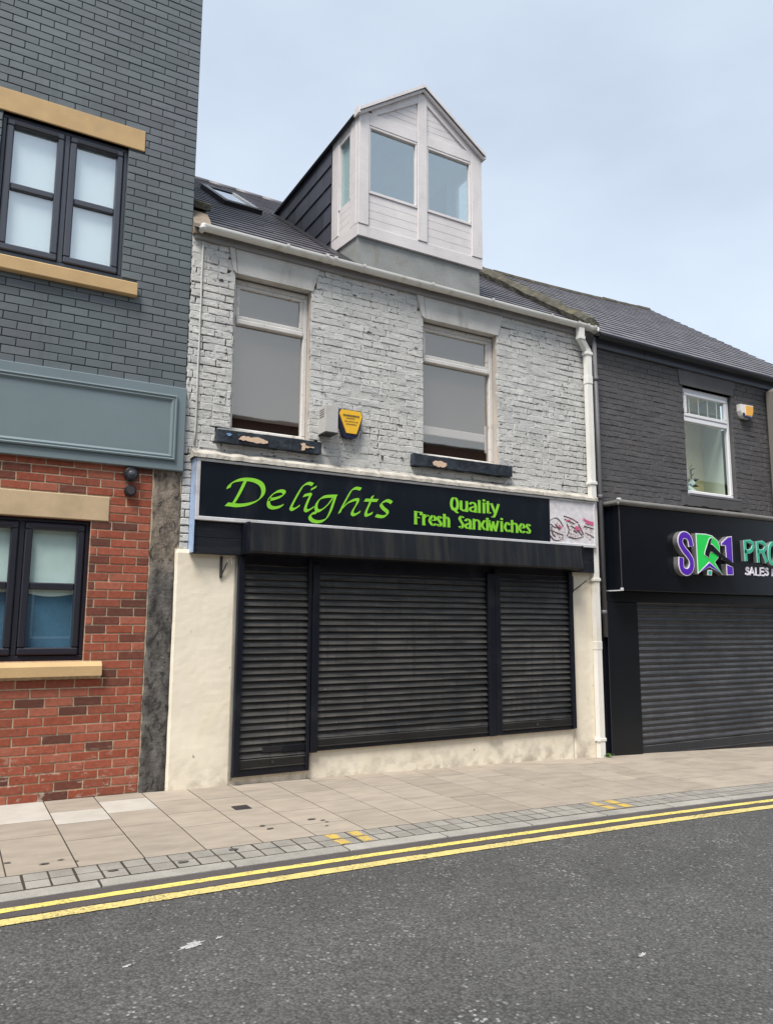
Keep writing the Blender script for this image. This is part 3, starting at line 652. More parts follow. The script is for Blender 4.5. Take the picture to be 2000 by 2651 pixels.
    if rest.f: obj(name+'work', rest, mat, parent, kind='stuff')
    return len(lst)
def pbox(name, mat, parent, x0, x1, y0, y1, z0, z1, c=.004, **kw):
    return obj(name, MB().box(x0, x1, y0, y1, z0, z1, c), mat, parent, **kw)
def pane(mat, parent, x0, x1, z0, z1, y, t=.006): return obj('pane', MB().box(x0, x1, y, y+t, z0, z1), mat, parent)
def frame_mb(x0, x1, z0, z1, w, y0, y1, c=.006, wb=None, wt=None):
    wb = wb or w; wt = wt or w; m = MB()
    m.box(x0, x1, y0, y1, z1-wt, z1, c); m.box(x0, x1, y0, y1, z0, z0+wb, c)
    m.box(x0, x0+w, y0+.001, y1, z0+wb, z1-wt, c); m.box(x1-w, x1, y0+.001, y1, z0+wb, z1-wt, c); return m

# ================================================================== left building
LB = thing('brick_building', 'tall building with dark grey painted brick above red brick ground floor, at left edge', 'building', (0, 3, 0))
UW = (.10, 1.165, 4.59, 5.905); LW = (-.04, 1.03, 1.13, 2.325)
f, rv = wall_open(-6, 1.80, 3.3, 10.5, [UW], .004, .16); wu = obj('upper_wall', f, MT['greymortar'], LB); obj('window_reveal', rv, MT['greybrick'], wu)
wm = MB(); wm.add([(1.80, .004, 3.0), (1.80, 7, 3.0), (1.80, 7, 10.5), (1.80, .004, 10.5), (-6, .004, 10.5), (-6, 7, 10.5), (-6, 7, -.3), (-6, .004, -.3), (1.8, 7, -.3)], [(0, 1, 2, 3), (3, 2, 5, 4), (4, 5, 6, 7), (1, 8, 6, 5, 2)]); obj('side_wall', wm, MT['greybrick'], LB)
ng = bricks(wu, MT['greybrick'], -1.6, 1.80, 3.60, 9.2, [UW, (-.2, 1.31, 5.905, 6.115), (-.05, 1.30, 4.43, 4.59), (-6, -.9, 4.43, 6.115)], 3.63, .075, .225, .0075, 0, .004, .003, .0014, 'painted_brick', vis=(.0, 1.8, 3.6, 7.9), seed=4)
f, rv = wall_open(-6, 1.80, -.35, 3.3, [LW], .0045, .16); wl = obj('lower_wall', f, MT['mortar'], LB); obj('window_reveal', rv, MT['redbrick'], wl)
nr = bricks(wl, MT['redbrick'], -1.6, 1.54, -.15, 2.85, [LW, (-.3, 1.175, 2.325, 2.545), (-.3, 1.18, 1.005, 1.13)], .004, .075, .225, .011, 0, .002, .0035, .0017, 'brick', vis=(.2, 1.6, -.1, 2.9), seed=9)
pbox('lintel', MT['sand'], wu, -.2, 1.31, -.012, .1, 5.905, 6.115, .005); pbox('sill', MT['sand'], wu, -.05, 1.305, -.065, .1, 4.43, 4.555, .008)
pbox('lintel', MT['sandlow'], wl, -.3, 1.175, -.010, .1, 2.33, 2.545, .005)
m = MB(); m.prism([(-.065, 1.005), (-.065, 1.085), (-.02, 1.12), (.12, 1.13), (.12, 1.005)], -.3, 1.18, 'x'); obj('sill', m, MT['sand'], wl)
# upper window
def left_window(o, ya, W4, mull, glass, bar, fm, blind, sill_h, low):
    x0, x1, z0, z1 = W4
    wn = obj('window', frame_mb(x0, x1, z0, z1, .035, ya-.01, ya+.06, .006, .045), fm, LB)
    pbox('mullion', fm, wn, mull-.022, mull+.022, ya-.012, ya+.06, z0+.045, z1-.035)
    for (a, b) in ((x0+.035, mull-.022), (mull+.022, x1-.035)):
        obj('sash', frame_mb(a+.004, b-.004, z0+.049, z1-.039, .058, ya-.03, ya+.04, .010, .06, .06), fm, wn)
        ga, gb, gz0, gz1 = a+.062, b-.062, z0+.109, z1-.099
        pbox('glazing_bar', fm, wn, ga, gb, ya-.018, ya+.03, bar-.03, bar+.03, .009)
        pbox('trickle_vent', MT['black'], wn, ga-.0, gb+.0, ya-.042, ya-.028, gz1+.002, gz1+.036, .004)
        for (p, q) in ((gz0, bar-.03), (bar+.03, gz1)): pane(glass, wn, ga-.004, gb+.004, p-.004, q+.004, ya+.012)
    return wn
w1 = left_window('u', .05, UW, .635, MT['g_new'], 5.245, MT['anth'], None, 0, False)
obj('blind', MB().box(UW[0]+.05, UW[1]-.05, .085, .089, UW[2]+.05, UW[3]-.05), MT['blind'], w1)
w2 = left_window('l', .05, LW, .495, MT['g_low'], 1.75, MT['anthlow'], None, 0, True)
m = MB(); n = 24; xs = [LW[0]+.04+(LW[1]-LW[0]-.08)*i/n for i in range(n+1)]
sag = lambda x: 1.695-.03*math.sin(max(0, min(1, (x-.55)/.4))*math.pi)
m.add([(x, .080, sag(x)) for x in xs]+[(x, .080, LW[3]-.04) for x in xs], [(i, i+1, n+2+i, n+1+i) for i in range(n)]); obj('blind', m, MT['blindlow'], w2)
obj('backing', MB().box(LW[0]+.02, LW[1]-.02, .094, .098, LW[2]+.02, LW[3]-.02), MT['blueglaze'], w2)
# fascia panel with moulded border
fb = MB(); fb.box(-6, 1.80, -.05, .05, 2.835, 3.63, .006); fas = obj('fascia_board', fb, MT['fascia'], LB)
m = MB(); prof = [(0, 0), (.0, .018), (.012, .022), (.022, .012), (.038, .016), (.050, .006), (.058, 0)]
def mould(x0, x1, z0, z1, y):
    def rect(d): return [(x0+d, z0+d), (x1-d, z0+d), (x1-d, z1-d), (x0+d, z1-d)]
    rings = [[(p[0], y-h, p[1]) for p in rect(d)] for d, h in prof]
    vs = [v for r in rings for v in r]; fs = []
    for i in range(len(rings)-1):
        for k in range(4): fs.append((i*4+k, i*4+(k+1) % 4, (i+1)*4+(k+1) % 4, (i+1)*4+k))
    m.add(vs, fs)
mould(-2.2, 1.715, 2.925, 3.54, -.0505); obj('moulding', m, MT['fascia'], fas)
# rough cement strip where the shopfront pilaster was removed
m = MB(); nx, nzz = 10, 70; vs = []
for j in range(nzz+1):
    z = -.2+(2.86+.2)*j/nzz
    xl = 1.545+.012*noise.noise(Vector((3, z*6, 0)))+.008*noise.noise(Vector((3, z*23, 0))); xr = 1.80 if z > 2.12 else 1.785+.006*noise.noise(Vector((9, z*9, 0)))
    for i in range(nx+1):
        t = i/nx; x = xl+(xr-xl)*t
        y = -.012-.010*noise.noise(Vector((x*9, z*5, 1)))-.006*noise.noise(Vector((x*30, z*25, 4)))-(.012 if z < 1.95 else 0)
        if i in (0, nx): y += .02
        vs.append((x, y, z))
m.add(vs, [(j*(nx+1)+i, j*(nx+1)+i+1, (j+1)*(nx+1)+i+1, (j+1)*(nx+1)+i) for j in range(nzz) for i in range(nx)])
obj('pilaster', m, MT['cement'], LB, smooth=True)
# two round wall lights
for (zc, rad, lab) in ((2.765, .062, 'larger upper black round wall light on red brick under the grey fascia'), (2.615, .052, 'smaller lower black round disc on red brick below the wall light')):
    t = thing('wall_light', lab, 'wall light', (1.34, 0, zc), 'round black fittings on the red brick')
    obj('housing', MB().tube([(1.34, .0, zc), (1.34, -.045, zc), (1.34, -.055, zc)], [rad, rad, rad*.85], 24), MT['black'], t)
    obj('rim', MB().tube([(1.34, -.04, zc), (1.34, -.062, zc)], [rad*.82, rad*.7], 24), MT['iron'], t)
    if rad > .06: obj('lens', MB().tube([(1.34, -.058, zc), (1.34, -.068, zc)], [rad*.55, rad*.4], 20), MT['anth'], t, smooth=True)

# ================================================================== sandwich shop building (centre)
CB = thing('shop_building', 'narrow two storey shop of pale grey painted brick with glazed dormer', 'building', (4.35, 3, 0))
O1 = (2.24, 3.07, 3.30, 4.91); O2 = (4.455, 5.50, 3.30, 4.905)
EZ = 5.31; TM = .726; TA = math.atan(TM)                      # roof plane: z = EZ + TM*y
# backing: painted joints, raked out and sooty in patches, their shade deepened in the colour
NX, NZ = 560, 250; X0, X1, Z0, Z1 = 1.80, 6.98, 3.0, 5.20
vs = []; dirt = []  # joint dirt plus shade painted into the recesses, masked by depth
for j in range(NZ+1):
    for i in range(NX+1):
        x = X0+(X1-X0)*i/NX; z = Z0+(Z1-Z0)*j/NZ
        a = .45*noise.noise(Vector((x*1.6, 0, z*1.9)))+.75*noise.noise(Vector((x*5.5, 3, z*15)))+.45*noise.noise(Vector((x*17, 3, z*31)))+(.5 if x > 6.45 else 0)+(.2 if x < 2.2 else 0)
        d = max(0., min(1., (a-.16)/.14)); vs.append((x, -.0008+.024*d, z)); dirt.append(d)
fs = []
for j in range(NZ):
    for i in range(NX):
        x = X0+(X1-X0)*(i+.5)/NX; z = Z0+(Z1-Z0)*(j+.5)/NZ
        if any(o[0] < x < o[1] and o[2] < z < o[3] for o in (O1, O2)): continue
        fs.append((j*(NX+1)+i, j*(NX+1)+i+1, (j+1)*(NX+1)+i+1, (j+1)*(NX+1)+i))
def m_joint():
    m = Mat('painted_joint', .85, .15); at = m.t.nodes.new('ShaderNodeAttribute'); at.attribute_name = 'soot_shade'
    c = m.mix(at.outputs['Fac'], m.scale((.48, .48, .46), m.rng(m.noise(20, 4), .3, .7, .85, 1.1)), (.055, .05, .045)); m.color(c); m.bump(m.noise(60, 4), .6, .004); return m.m
mb = MB(); mb.add(vs, fs); me = mesh('joints', mb); at = me.attributes.new('soot_shade', 'FLOAT', 'POINT')
if len(me.vertices) == len(dirt): at.data.foreach_set('value', dirt)
wc = link('upper_wall', me, m_joint(), CB)
for (xa, xb, za, zb) in (O1, O2):
    mb = MB()
    for q in ([(xa, .0, za), (xa, .2, za), (xa, .2, zb), (xa, .0, zb)], [(xb, .0, za), (xb, .2, za), (xb, .2, zb), (xb, .0, zb)], [(xa, .0, za), (xb, .0, za), (xb, .2, za), (xa, .2, za)], [(xa, .0, zb), (xb, .0, zb), (xb, .2, zb), (xa, .2, zb)]): mb.add(q, [(0, 1, 2, 3)])
    obj('window_reveal', mb, MT['reveal'], wc)
nw = bricks(wc, MT['whitebrick'], 1.805, 6.97, 3.02, 5.18, [O1, O2, (2.17, 3.13, 4.91, 5.2), (4.38, 5.57, 4.905, 5.2), (2.10, 3.17, 3.15, 3.30), (4.29, 5.63, 3.16, 3.30)], 3.01, .0745, .228, .006, 0, .0042, .0045, .0042, 'brick', seed=21, headers=.22, gapfn=lambda x, z: .0085 if (x > 6.5 or x < 2.2) else max(.0015, .0042+.007*noise.noise(Vector((x*1.7, 4, z*2.1)))))
bricks(wc, MT['whitebrick'], 1.803, 1.888, 2.12, 3.02, [], 3.01, .0745, .12, .009, 0, .006, .006, .004, 'brick', seed=5)
mb = MB(); mb.box(1.80, 6.98, .02, .25, -.35, 3.0); mb.box(1.8, 1.82, .2, 8.5, -.3, 5.2); mb.box(6.95, 6.98, .2, 8.5, -.3, 5.2); mb.box(1.8, 6.98, 8.4, 8.5, -.3, 5.2); obj('inner_wall', mb, MT['reveal'], CB)
def lintel(par, mat, tl, tr, br, bl, y=-.014):
    m = MB(); m.prism([bl, br, tr, tl], y, .12); return obj('lintel', m, mat, par)
lintel(wc, MT['lintelw'], (2.235, 5.18), (3.16, 5.18), (3.085, 4.905), (2.265, 4.905)); lintel(wc, MT['lintelw'], (2.165, 5.18), (2.225, 5.18), (2.257, 4.90), (2.215, 4.93), -.02)
lintel(wc, MT['lintelw'], (4.46, 5.18), (5.61, 5.18), (5.515, 4.90), (4.49, 4.90)); lintel(wc, MT['lintelw'], (4.355, 5.18), (4.45, 5.18), (4.48, 4.895), (4.43, 4.92), -.02)
def rough_sill(x0, x1, z0, z1, patches, blue=None):
    m = MB(); n = 36; vs = []
    for i in range(n+1):
        x = x0+(x1-x0)*i/n; w = lambda s, a: a*noise.noise(Vector((x*9, s, 0)))+a*.6*noise.noise(Vector((x*31, s, 0)))
        vs += [(x, -.085+w(1, .007), z0+w(2, .010)), (x, -.09+w(3, .005), z1+w(4, .006)), (x, .10, z1+.015), (x, .10, z0)]
    fs = [(0, 1, 2, 3), tuple(4*n+k for k in (3, 2, 1, 0))]
    for i in range(n):
        for k in range(4): fs.append((4*i+k, 4*i+(k+1) % 4, 4*i+4+(k+1) % 4, 4*i+4+k))
    m.add(vs, fs); s = obj('sill', m, MT['sill'], wc)
    for kind, poly in patches:
        jp = []
        for i in range(len(poly)):
            a, b = poly[i], poly[(i+1) % len(poly)]
            for q in range(4): jp.append((a[0]+(b[0]-a[0])*q/4+r2.uniform(-.007, .007)*(q > 0), a[1]+(b[1]-a[1])*q/4+r2.uniform(-.006, .006)*(q > 0)))
        pm = MB(); pm.prism(jp, -.0945, -.08); obj('bare_patch', pm, MT[kind], s)
rough_sill(2.10, 3.175, 3.155, 3.272, [('bare', [(2.30, 3.195), (2.36, 3.235), (2.42, 3.225), (2.50, 3.238), (2.60, 3.212), (2.595, 3.19), (2.5, 3.178), (2.4, 3.186)]), ('bare', [(2.94, 3.232), (2.965, 3.205), (2.955, 3.165), (2.99, 3.168), (3.0, 3.195), (3.09, 3.198), (3.09, 3.212), (3.0, 3.218), (2.985, 3.24)]), ('bluechip', [(2.18, 3.235), (2.21, 3.245), (2.235, 3.225), (2.20, 3.215)])])
rough_sill(4.285, 5.635, 3.165, 3.285, [('bare', [(4.52, 3.205), (4.55, 3.235), (4.62, 3.24), (4.70, 3.222), (4.71, 3.195), (4.66, 3.168), (4.58, 3.17), (4.53, 3.185)])])
# old casement windows
def old_window(O, trans, fw, zs):
    x0, x1, z0, z1 = O; ya = .085
    w = obj('window', frame_mb(x0, x1, z0, z1-.02, fw, ya, ya+.07, .008, .05, .05), MT['wframe'], CB)
    pbox('transom', MT['wframe'], w, x0+fw, x1-fw, ya-.012, ya+.06, trans-.028, trans+.028, .010)
    obj('sash', frame_mb(x0+fw, x1-fw, trans+.03, z1-.072, .036, ya+.004, ya+.05, .006), MT['wframe'], w)
    pane(MT['g_old'], w, x0+fw+.03, x1-fw-.03, trans+.06, z1-.10, ya+.03); pane(MT['g_old'], w, x0+fw-.004, x1-fw+.004, z0+.046, trans-.024, ya+.035)
    obj('backing_sheet', MB().box(x0+.02, x1-.02, ya+.07, ya+.074, zs, z1-.03), MT['greyboard'], w)
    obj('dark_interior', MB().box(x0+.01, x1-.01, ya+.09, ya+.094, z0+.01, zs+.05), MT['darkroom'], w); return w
o1 = old_window(O1, 4.445, .05, 3.465); o2 = old_window(O2, 4.445, .055, 3.62)
pbox('white_rail', MT['upvc'], o2, 4.51, 5.40, .127, .147, 3.585, 3.685, .006); pbox('white_rail', MT['upvc'], o2, 5.405, 5.435, .127, .147, 3.46, 3.79, .006)
rc = random.Random(77); mb = MB()
for k in range(330):
    x = rc.uniform(1.83, 6.95); z = rc.choice((rc.uniform(3.05, 5.15), 3.01+.0745*rc.randrange(1, 29)+rc.uniform(-.008, .008)))
    if any(o[0]-.02 < x < o[1]+.02 and o[2]-.13 < z < o[3]+.3 for o in (O1, O2)): continue
    big = rc.random() < .12; a = rc.uniform(.012, .03)*(1.3 if big else .8); b = rc.uniform(.0025, .007)*(2.0 if big else 1)
    if rc.random() < .25: a, b = b*.9, a*.8
    n = 9; kk = [rc.uniform(.5, 1.2) for _ in range(n)]; t = rc.uniform(-.3, .3)
    mb.add([(x+a*kk[i]*math.cos(6.283*i/n)+t*b*math.sin(6.283*i/n), -.0098, z+b*kk[i]*math.sin(6.283*i/n)) for i in range(n)]+[(x, -.0094, z)], [(i, (i+1) % n, n) for i in range(n)])
obj('paint_losses', mb, MT['iron'], wc, kind='stuff')
# painted cable running down the left of the wall
mb = MB(); mb.tube([(1.905+.006*noise.noise(Vector((0, z*3, 1))), -.012+.004*noise.noise(Vector((4, z*4, 1))), z) for z in [5.15-.12*i for i in range(18)]], .009, 8); obj('cable', mb, MT['lintelw'], CB, smooth=True)
# cream rendered shopfront piers and plinth
def rough_box(m, x0, x1, y0, y1, zb, z1, nx, nz, amp=.006, rnd=.0):
    vs = []; idx = {}
    for j in range(nz+1):
        for i in range(nx+1):
            x = x0+(x1-x0)*i/nx; b = zb(x) if callable(zb) else zb; z = b+(z1-b)*j/nz
            y = y0-amp*noise.noise(Vector((x*4, 0, z*4)))-amp*.4*noise.noise(Vector((x*17, 5, z*17)))
            e = min(x-x0, x1-x, (z1-z) if rnd else 9); 
            if e < .012: y += .012
            vs.append((x, y, z))
    W_ = nx+1
    fs = [(j*W_+i, j*W_+i+1, (j+1)*W_+i+1, (j+1)*W_+i) for j in range(nz) for i in range(nx)]
    n = len(vs); bound = [(j*W_) for j in range(nz+1)]+[nz*W_+i for i in range(1, nx+1)]+[j*W_+nx for j in range(nz-1, -1, -1)]
    vs += [(vs[k][0], y1, vs[k][2]) for k in bound]
    fs += [(bound[k], bound[k+1], n+k+1, n+k) for k in range(len(bound)-1)]
    m.add(vs, fs)
base = lambda x: g(x)-.06
mb = MB(); rough_box(mb, 1.765, 2.345, -.035, .05, base, 2.12, 24, 60, .0035, rnd=1); obj('render_pier', mb, MT['cream'], CB, smooth=False)
mb = MB(); rough_box(mb, 6.535, 6.95, -.035, .05, base, 2.14, 18, 60, .0035); obj('render_pier', mb, MT['cream'], CB)
mb = MB(); rough_box(mb, 3.115, 6.535, -.036, .05, base, .232, 110, 12, .004); obj('render_plinth', mb, MT['cream'], CB)
mb = MB(); rough_box(mb, 2.345, 3.115, -.030, .05, base, .075, 30, 6, .01); obj('door_step', mb, MT['cream'], CB)
pbox('door_jamb', MT['cornice'], CB, 2.335, 2.352, -.055, .02, .04, 2.08, .004)
# roof
def roofpt(x, y, o=0.0, ez=EZ, m=TM): a = math.atan(m); return (x, y-o*math.sin(a), ez+m*y+o*math.cos(a))
def slates(name, par, mat, x0, x1, ylo, yhi_fn, ez, m, ex, wd, seed, inside=None):
    rr = random.Random(seed); mb = MB(); a = math.atan(m); dy = ex*math.cos(a); k = 0; y = ylo
    while y < 6:
        x = x0-(wd/2 if k % 2 else 0)
        while x < x1:
            xa, xb = max(x, x0), min(x+wd, x1)
            if xb-xa > .02 and y < yhi_fn((xa+xb)/2) and (inside is None or inside((xa+xb)/2, y)):
                l = .004; t0 = .020+rr.uniform(-.001, .0015); yt = min(y+dy*1.25, yhi_fn((xa+xb)/2)+.02); o2 = rr.uniform(-.003, .003)-(.03 if rr.random() < .012 else 0)
                p = [roofpt(xa+.002, y+o2, t0, ez, m), roofpt(xb-.002, y+o2, t0+rr.uniform(-.002, .002), ez, m), roofpt(xb-.002, yt, .006, ez, m), roofpt(xa+.002, yt, .006, ez, m), roofpt(xa+.002, y+o2, t0-.014, ez, m), roofpt(xb-.002, y+o2, t0-.014, ez, m)]
                mb.add(p, [(0, 1, 2, 3), (4, 5, 1, 0)])
            x += wd
        y += dy; k += 1
    return obj(name, mb, mat, par, kind='stuff')
top = [(1.80, 4.42), (3.9, 4.33), (5.25, 4.28), (5.26, 2.95), (6.98, 2.85)]
def ytop(x):
    for (a, b), (c, d) in zip(top[:-1], top[1:]):
        if a <= x <= c: return b+(d-b)*(x-a)/(c-a)
    return top[-1][1]
mb = MB(); vs = [roofpt(1.80, -.10), roofpt(6.98, -.10)]+[roofpt(x, y) for x, y in reversed(top)]; mb.add(vs, [tuple(range(len(vs)))])
bk = [(x, 8.6, EZ-.1) for x, _ in top]; n0 = len(mb.v); tp = [roofpt(x, y) for x, y in top]
mb.add(tp+bk, [(i, i+1, 5+i+1, 5+i) for i in range(4)]); rf = obj('roof', mb, MT['slate'], CB)
slates('slates', rf, MT['slate'], 1.98, 6.9, -.11, ytop, EZ, TM, .20, .26, 31)
mb = MB(); x = 1.8
while x < 5.2:
    z = roofpt(x, ytop(x))[2]; y = ytop(x); mb.tube([(x, y, z-.02), (x+.44, ytop(x+.44), roofpt(x+.44, ytop(x+.44))[2]-.02)], .07, 10); x += .445
obj('ridge_tiles', mb, MT['slateR'], rf, smooth=True)
# kneeler stone at the left end, parapet coping at the right end
mb = MB(); mb.prism([(-.05, 5.20), (-.05, 5.30), (.02, 5.40), (.16, 5.55), (1.2, 5.47+1.14*TM), (1.2, 5.3+1.1*TM), (.1, 5.2)], 1.80, 1.975, 'x'); kn = obj('kneeler', mb, MT['stone'], rf)
mb = MB(); mb.prism([(.12, 5.56), (.10, 5.62), (.17, 5.67), (.42, 5.80), (.5, 5.78), (.44, 5.70)], 1.80, 2.0, 'x'); obj('kneeler_cap', mb, MT['moss'], kn)
mb = MB(); n = 46; vs = []; rr = random.Random(5)
for i in range(n+1):
    y = -.12+(2.95+.12)*i/n; zz = EZ+TM*y
    for (x, h) in ((6.86, .02), (6.84, .10), (6.90, .17), (7.02, .175), (7.10, .11), (7.09, .0)):
        a = .03*noise.noise(Vector((x*9, y*4, 2)))+.018*noise.noise(Vector((x*20, y*13, 7))); vs.append((x+a*.6, y, zz+h+a*(1 if h > .05 else 0)))
m_ = 6; mb.add(vs, [(i*m_+k, i*m_+k+1, (i+1)*m_+k+1, (i+1)*m_+k) for i in range(n) for k in range(m_-1)]+[tuple(range(m_))]); obj('parapet_coping', mb, MT['moss'], rf, smooth=False)
# rooflight
sx0, sx1, sy0, sy1 = 2.70, 3.22, 2.03, 3.20
def rpoly(pts, o): return [roofpt(x, y, o) for x, y in pts]
def rbox(x0, x1, y0, y1, o0, o1):
    m = MB(); c = [(x0, y0), (x1, y0), (x1, y1), (x0, y1)]; m.add(rpoly(c, o0)+rpoly(c, o1), [(4, 5, 6, 7), (0, 1, 5, 4), (1, 2, 6, 5), (2, 3, 7, 6), (3, 0, 4, 7)]); return m
sk = obj('rooflight', rbox(sx0, sx1, sy0, sy0+.07, .0, .075), MT['black'], rf)
for a in ((sx0, sx0+.05, sy0+.07, sy1-.07), (sx1-.05, sx1, sy0+.07, sy1-.07), (sx0, sx1, sy1-.07, sy1)): obj('rooflight_frame', rbox(*a, .0, .08), MT['black'], rf)
for a in ((sx0+.05, sx0+.075, sy0+.09, sy1-.07), (sx1-.075, sx1-.05, sy0+.09, sy1-.07), (sx0+.05, sx1-.05, sy0+.07, sy0+.10)): obj('rooflight_trim', rbox(*a, .0, .084), MT['alu'], rf)
obj('rooflight_pane', rbox(sx0+.07, sx1-.07, sy0+.1, sy1-.07, .05, .066), MT['g_roof'], rf)
# ---- dormer
DX0, DX1, DB, DE, AX, AZ = 3.61, 5.31, 5.69, 7.165, 4.455, 7.755
TW = MT['timber']
mb = MB(); mb.prism([(.03, 5.25), (.03, 5.70), (.62, 5.76), (.62, 5.25)], DX0+.015, DX1-.03, 'x'); DM = obj('dormer', mb, MT['concrete'], CB)
def dp(name, mat, *a, c=.004): return pbox(name, mat, DM, *a, c=c)
dp('rail', TW, DX0, DX1, -.0, .05, DB, 5.828)
dp('post', TW, DX0, 3.74, -.008, .05, 5.83, 7.20); dp('post', TW, 5.155, DX1, -.008, .05, 5.83, 7.165); dp('post', TW, 4.385, 4.515, -.010, .05, 5.83, 7.70)
dp('rail', TW, 3.742, 4.383, -.004, .05, 7.05, 7.205); dp('rail', TW, 4.517, 5.153, -.004, .05, 7.05, 7.185)
def rake(xa, za, xb, zb, w): 
    d = Vector((xb-xa, zb-za)).normalized(); nn = Vector((d.y, -d.x)); nn = nn if nn.y < 0 else -nn
    m = MB(); m.prism([(xa, za), (xb, zb), (xb+nn.x*w, zb+nn.y*w), (xa+nn.x*w, za+nn.y*w)], -.006, .045); obj('bargeboard', m, TW, DM)
sl_l = (AZ-DE)/(AX-DX0); sl_r = (AZ-DE)/(DX1-AX)
gable = [(DX0+.02, DE+.01), (AX, AZ-.02), (DX1-.02, DE+.01)]
rake(3.74, DE+.11*sl_l+.02, 4.384, AZ-.03-.07*sl_l, .10); rake(4.516, AZ-.03-.06*sl_r, 5.30, DE+.01*sl_r-.02, .09)
def boards(x0, x1, z0, z1, step, y0, y1, cl=()):
    z = z0
    while z < z1-.005:
        p = [(x0, z+.002), (x1, z+.002), (x1, min(z+step, z1)-.002), (x0, min(z+step, z1)-.002)]
        for c in cl: p = clip(p, *c) if len(p) > 2 else p
        if len(p) > 2:
            m = MB(); m.prism(p, y0, y1); obj('cladding_board', m, TW, DM)
        z += step
boards(3.742, 4.383, 5.83, 6.22, .098, .012, .04); boards(4.517, 5.153, 5.83, 6.22, .098, .012, .04)
lc = (sl_l, -1, DE-sl_l*DX0-.06); rc = (-sl_r, -1, DE+sl_r*DX1-.06)
boards(3.742, 4.383, 7.207, 7.72, .072, .012, .04, [lc]); boards(4.517, 5.153, 7.187, 7.72, .072, .012, .04, [rc])
mb = MB(); mb.prism(gable, .045, .06); obj('gable_backing', mb, MT['darkroom'], DM)
mb = MB(); mb.box(DX0+.02, DX1-.02, .045, .06, DB+.02, 6.20); obj('apron_backing', mb, MT['darkroom'], DM)
for a, b in ((3.742, 4.383), (4.517, 5.153)):
    obj('window_trim', frame_mb(a, b, 6.222, 7.048, .022, .0, .055, .004, .034, .028), TW, DM); pane(MT['g_dorm'], DM, a+.02, b-.02, 6.25, 7.022, .03)
# dormer sides
for X, s in ((DX0, 1), (DX1, -1)):
    xa, xb = (X, X+.045) if s > 0 else (X-.045, X)
    def sp(y0, y1, z0, z1, e=0.0): return dp('side_post', TW, xa-(.006 if s > 0 else 0)-e*0, xb+(.006 if s < 0 else 0), y0, y1, z0, z1)
    sp(.052, .19, 5.84, 7.16); sp(.50, .675, 5.90, 7.16); 
    m = MB(); m.prism([(.052, DB), (.675, DB+.065), (.675, 5.90), (.052, 5.838)], xa-.004, xb+.004, 'x'); obj('side_rail', m, TW, DM)
    m = MB(); m.prism([(.19, 7.02), (.50, 7.02), (.50, 7.16), (.19, 7.16)], xa, xb, 'x'); obj('side_rail', m, TW, DM)
    for k in range(4):
        z = 5.86+k*.088; m = MB(); m.prism([(.19, z), (.50, z+.02), (.50, z+.104), (.19, z+.084)], xa+.008, xb-.008, 'x'); obj('cladding_board', m, TW, DM)
    m = MB(); m.prism([(.19, 6.21), (.215, 6.21), (.215, 7.02), (.19, 7.02)], xa-.003, xb, 'x'); m.prism([(.475, 6.21), (.50, 6.21), (.50, 7.02), (.475, 7.02)], xa-.003, xb, 'x'); obj('window_trim', m, TW, DM)
    m = MB(); m.prism([(.21, 6.20), (.48, 6.20), (.48, 7.02), (.21, 7.02)], X+.02*s, X+.026*s, 'x'); obj('pane', m, MT['g_dorm'], DM)
    if s > 0:
        m = MB(); m.prism([(.2, 6.2), (.49, 6.2), (.49, 7.03), (.2, 7.03)], X+.052, X+.056, 'x'); obj('curtain', m, MT['blind'], DM)
    # slate hung cheek
    yE = (DE-EZ)/TM
    m = MB(); m.prism([(.675, 5.75), (yE, DE), (.675, DE)], X+.02*s, X+.06*s, 'x'); obj('cheek_backing', m, MT['cheektrim'], DM)
    zt = DE-.02; row = 0; ex = .245
    while zt > 5.7:
        zb = zt-ex; y = .68-(.22 if row % 2 else 0); off = .004*(row % 2)
        while y < yE:
            p = [(max(y, .678)+.006, zb), (min(y+.44, yE)-.006, zb), (min(y+.44, yE)-.006, zt+.02), (max(y, .678)+.006, zt+.02)]
            if p[1][0]-p[0][0] > .02:
                p = clip(p, -TM, 1, -EZ-.02)
                if len(p) > 2: p = clip(p, 0, -1, DE-.012)
                if len(p) > 2:
                    vs = [];
                    for (yy, z) in p:
                        o = .004+.014*(1-(z-zb)/(ex+.02)); vs.append((X-o*s, yy, z))
                    m = MB(); n = len(vs); m.add(vs+[(v[0]+.008*s, v[1], v[2]) for v in vs], [tuple(range(n))]+[(i, (i+1) % n, n+(i+1) % n, n+i) for i in range(n)]); obj('cheek_slate', m, MT['cheek'], DM)
            y += .44
        zt = zb; row += 1
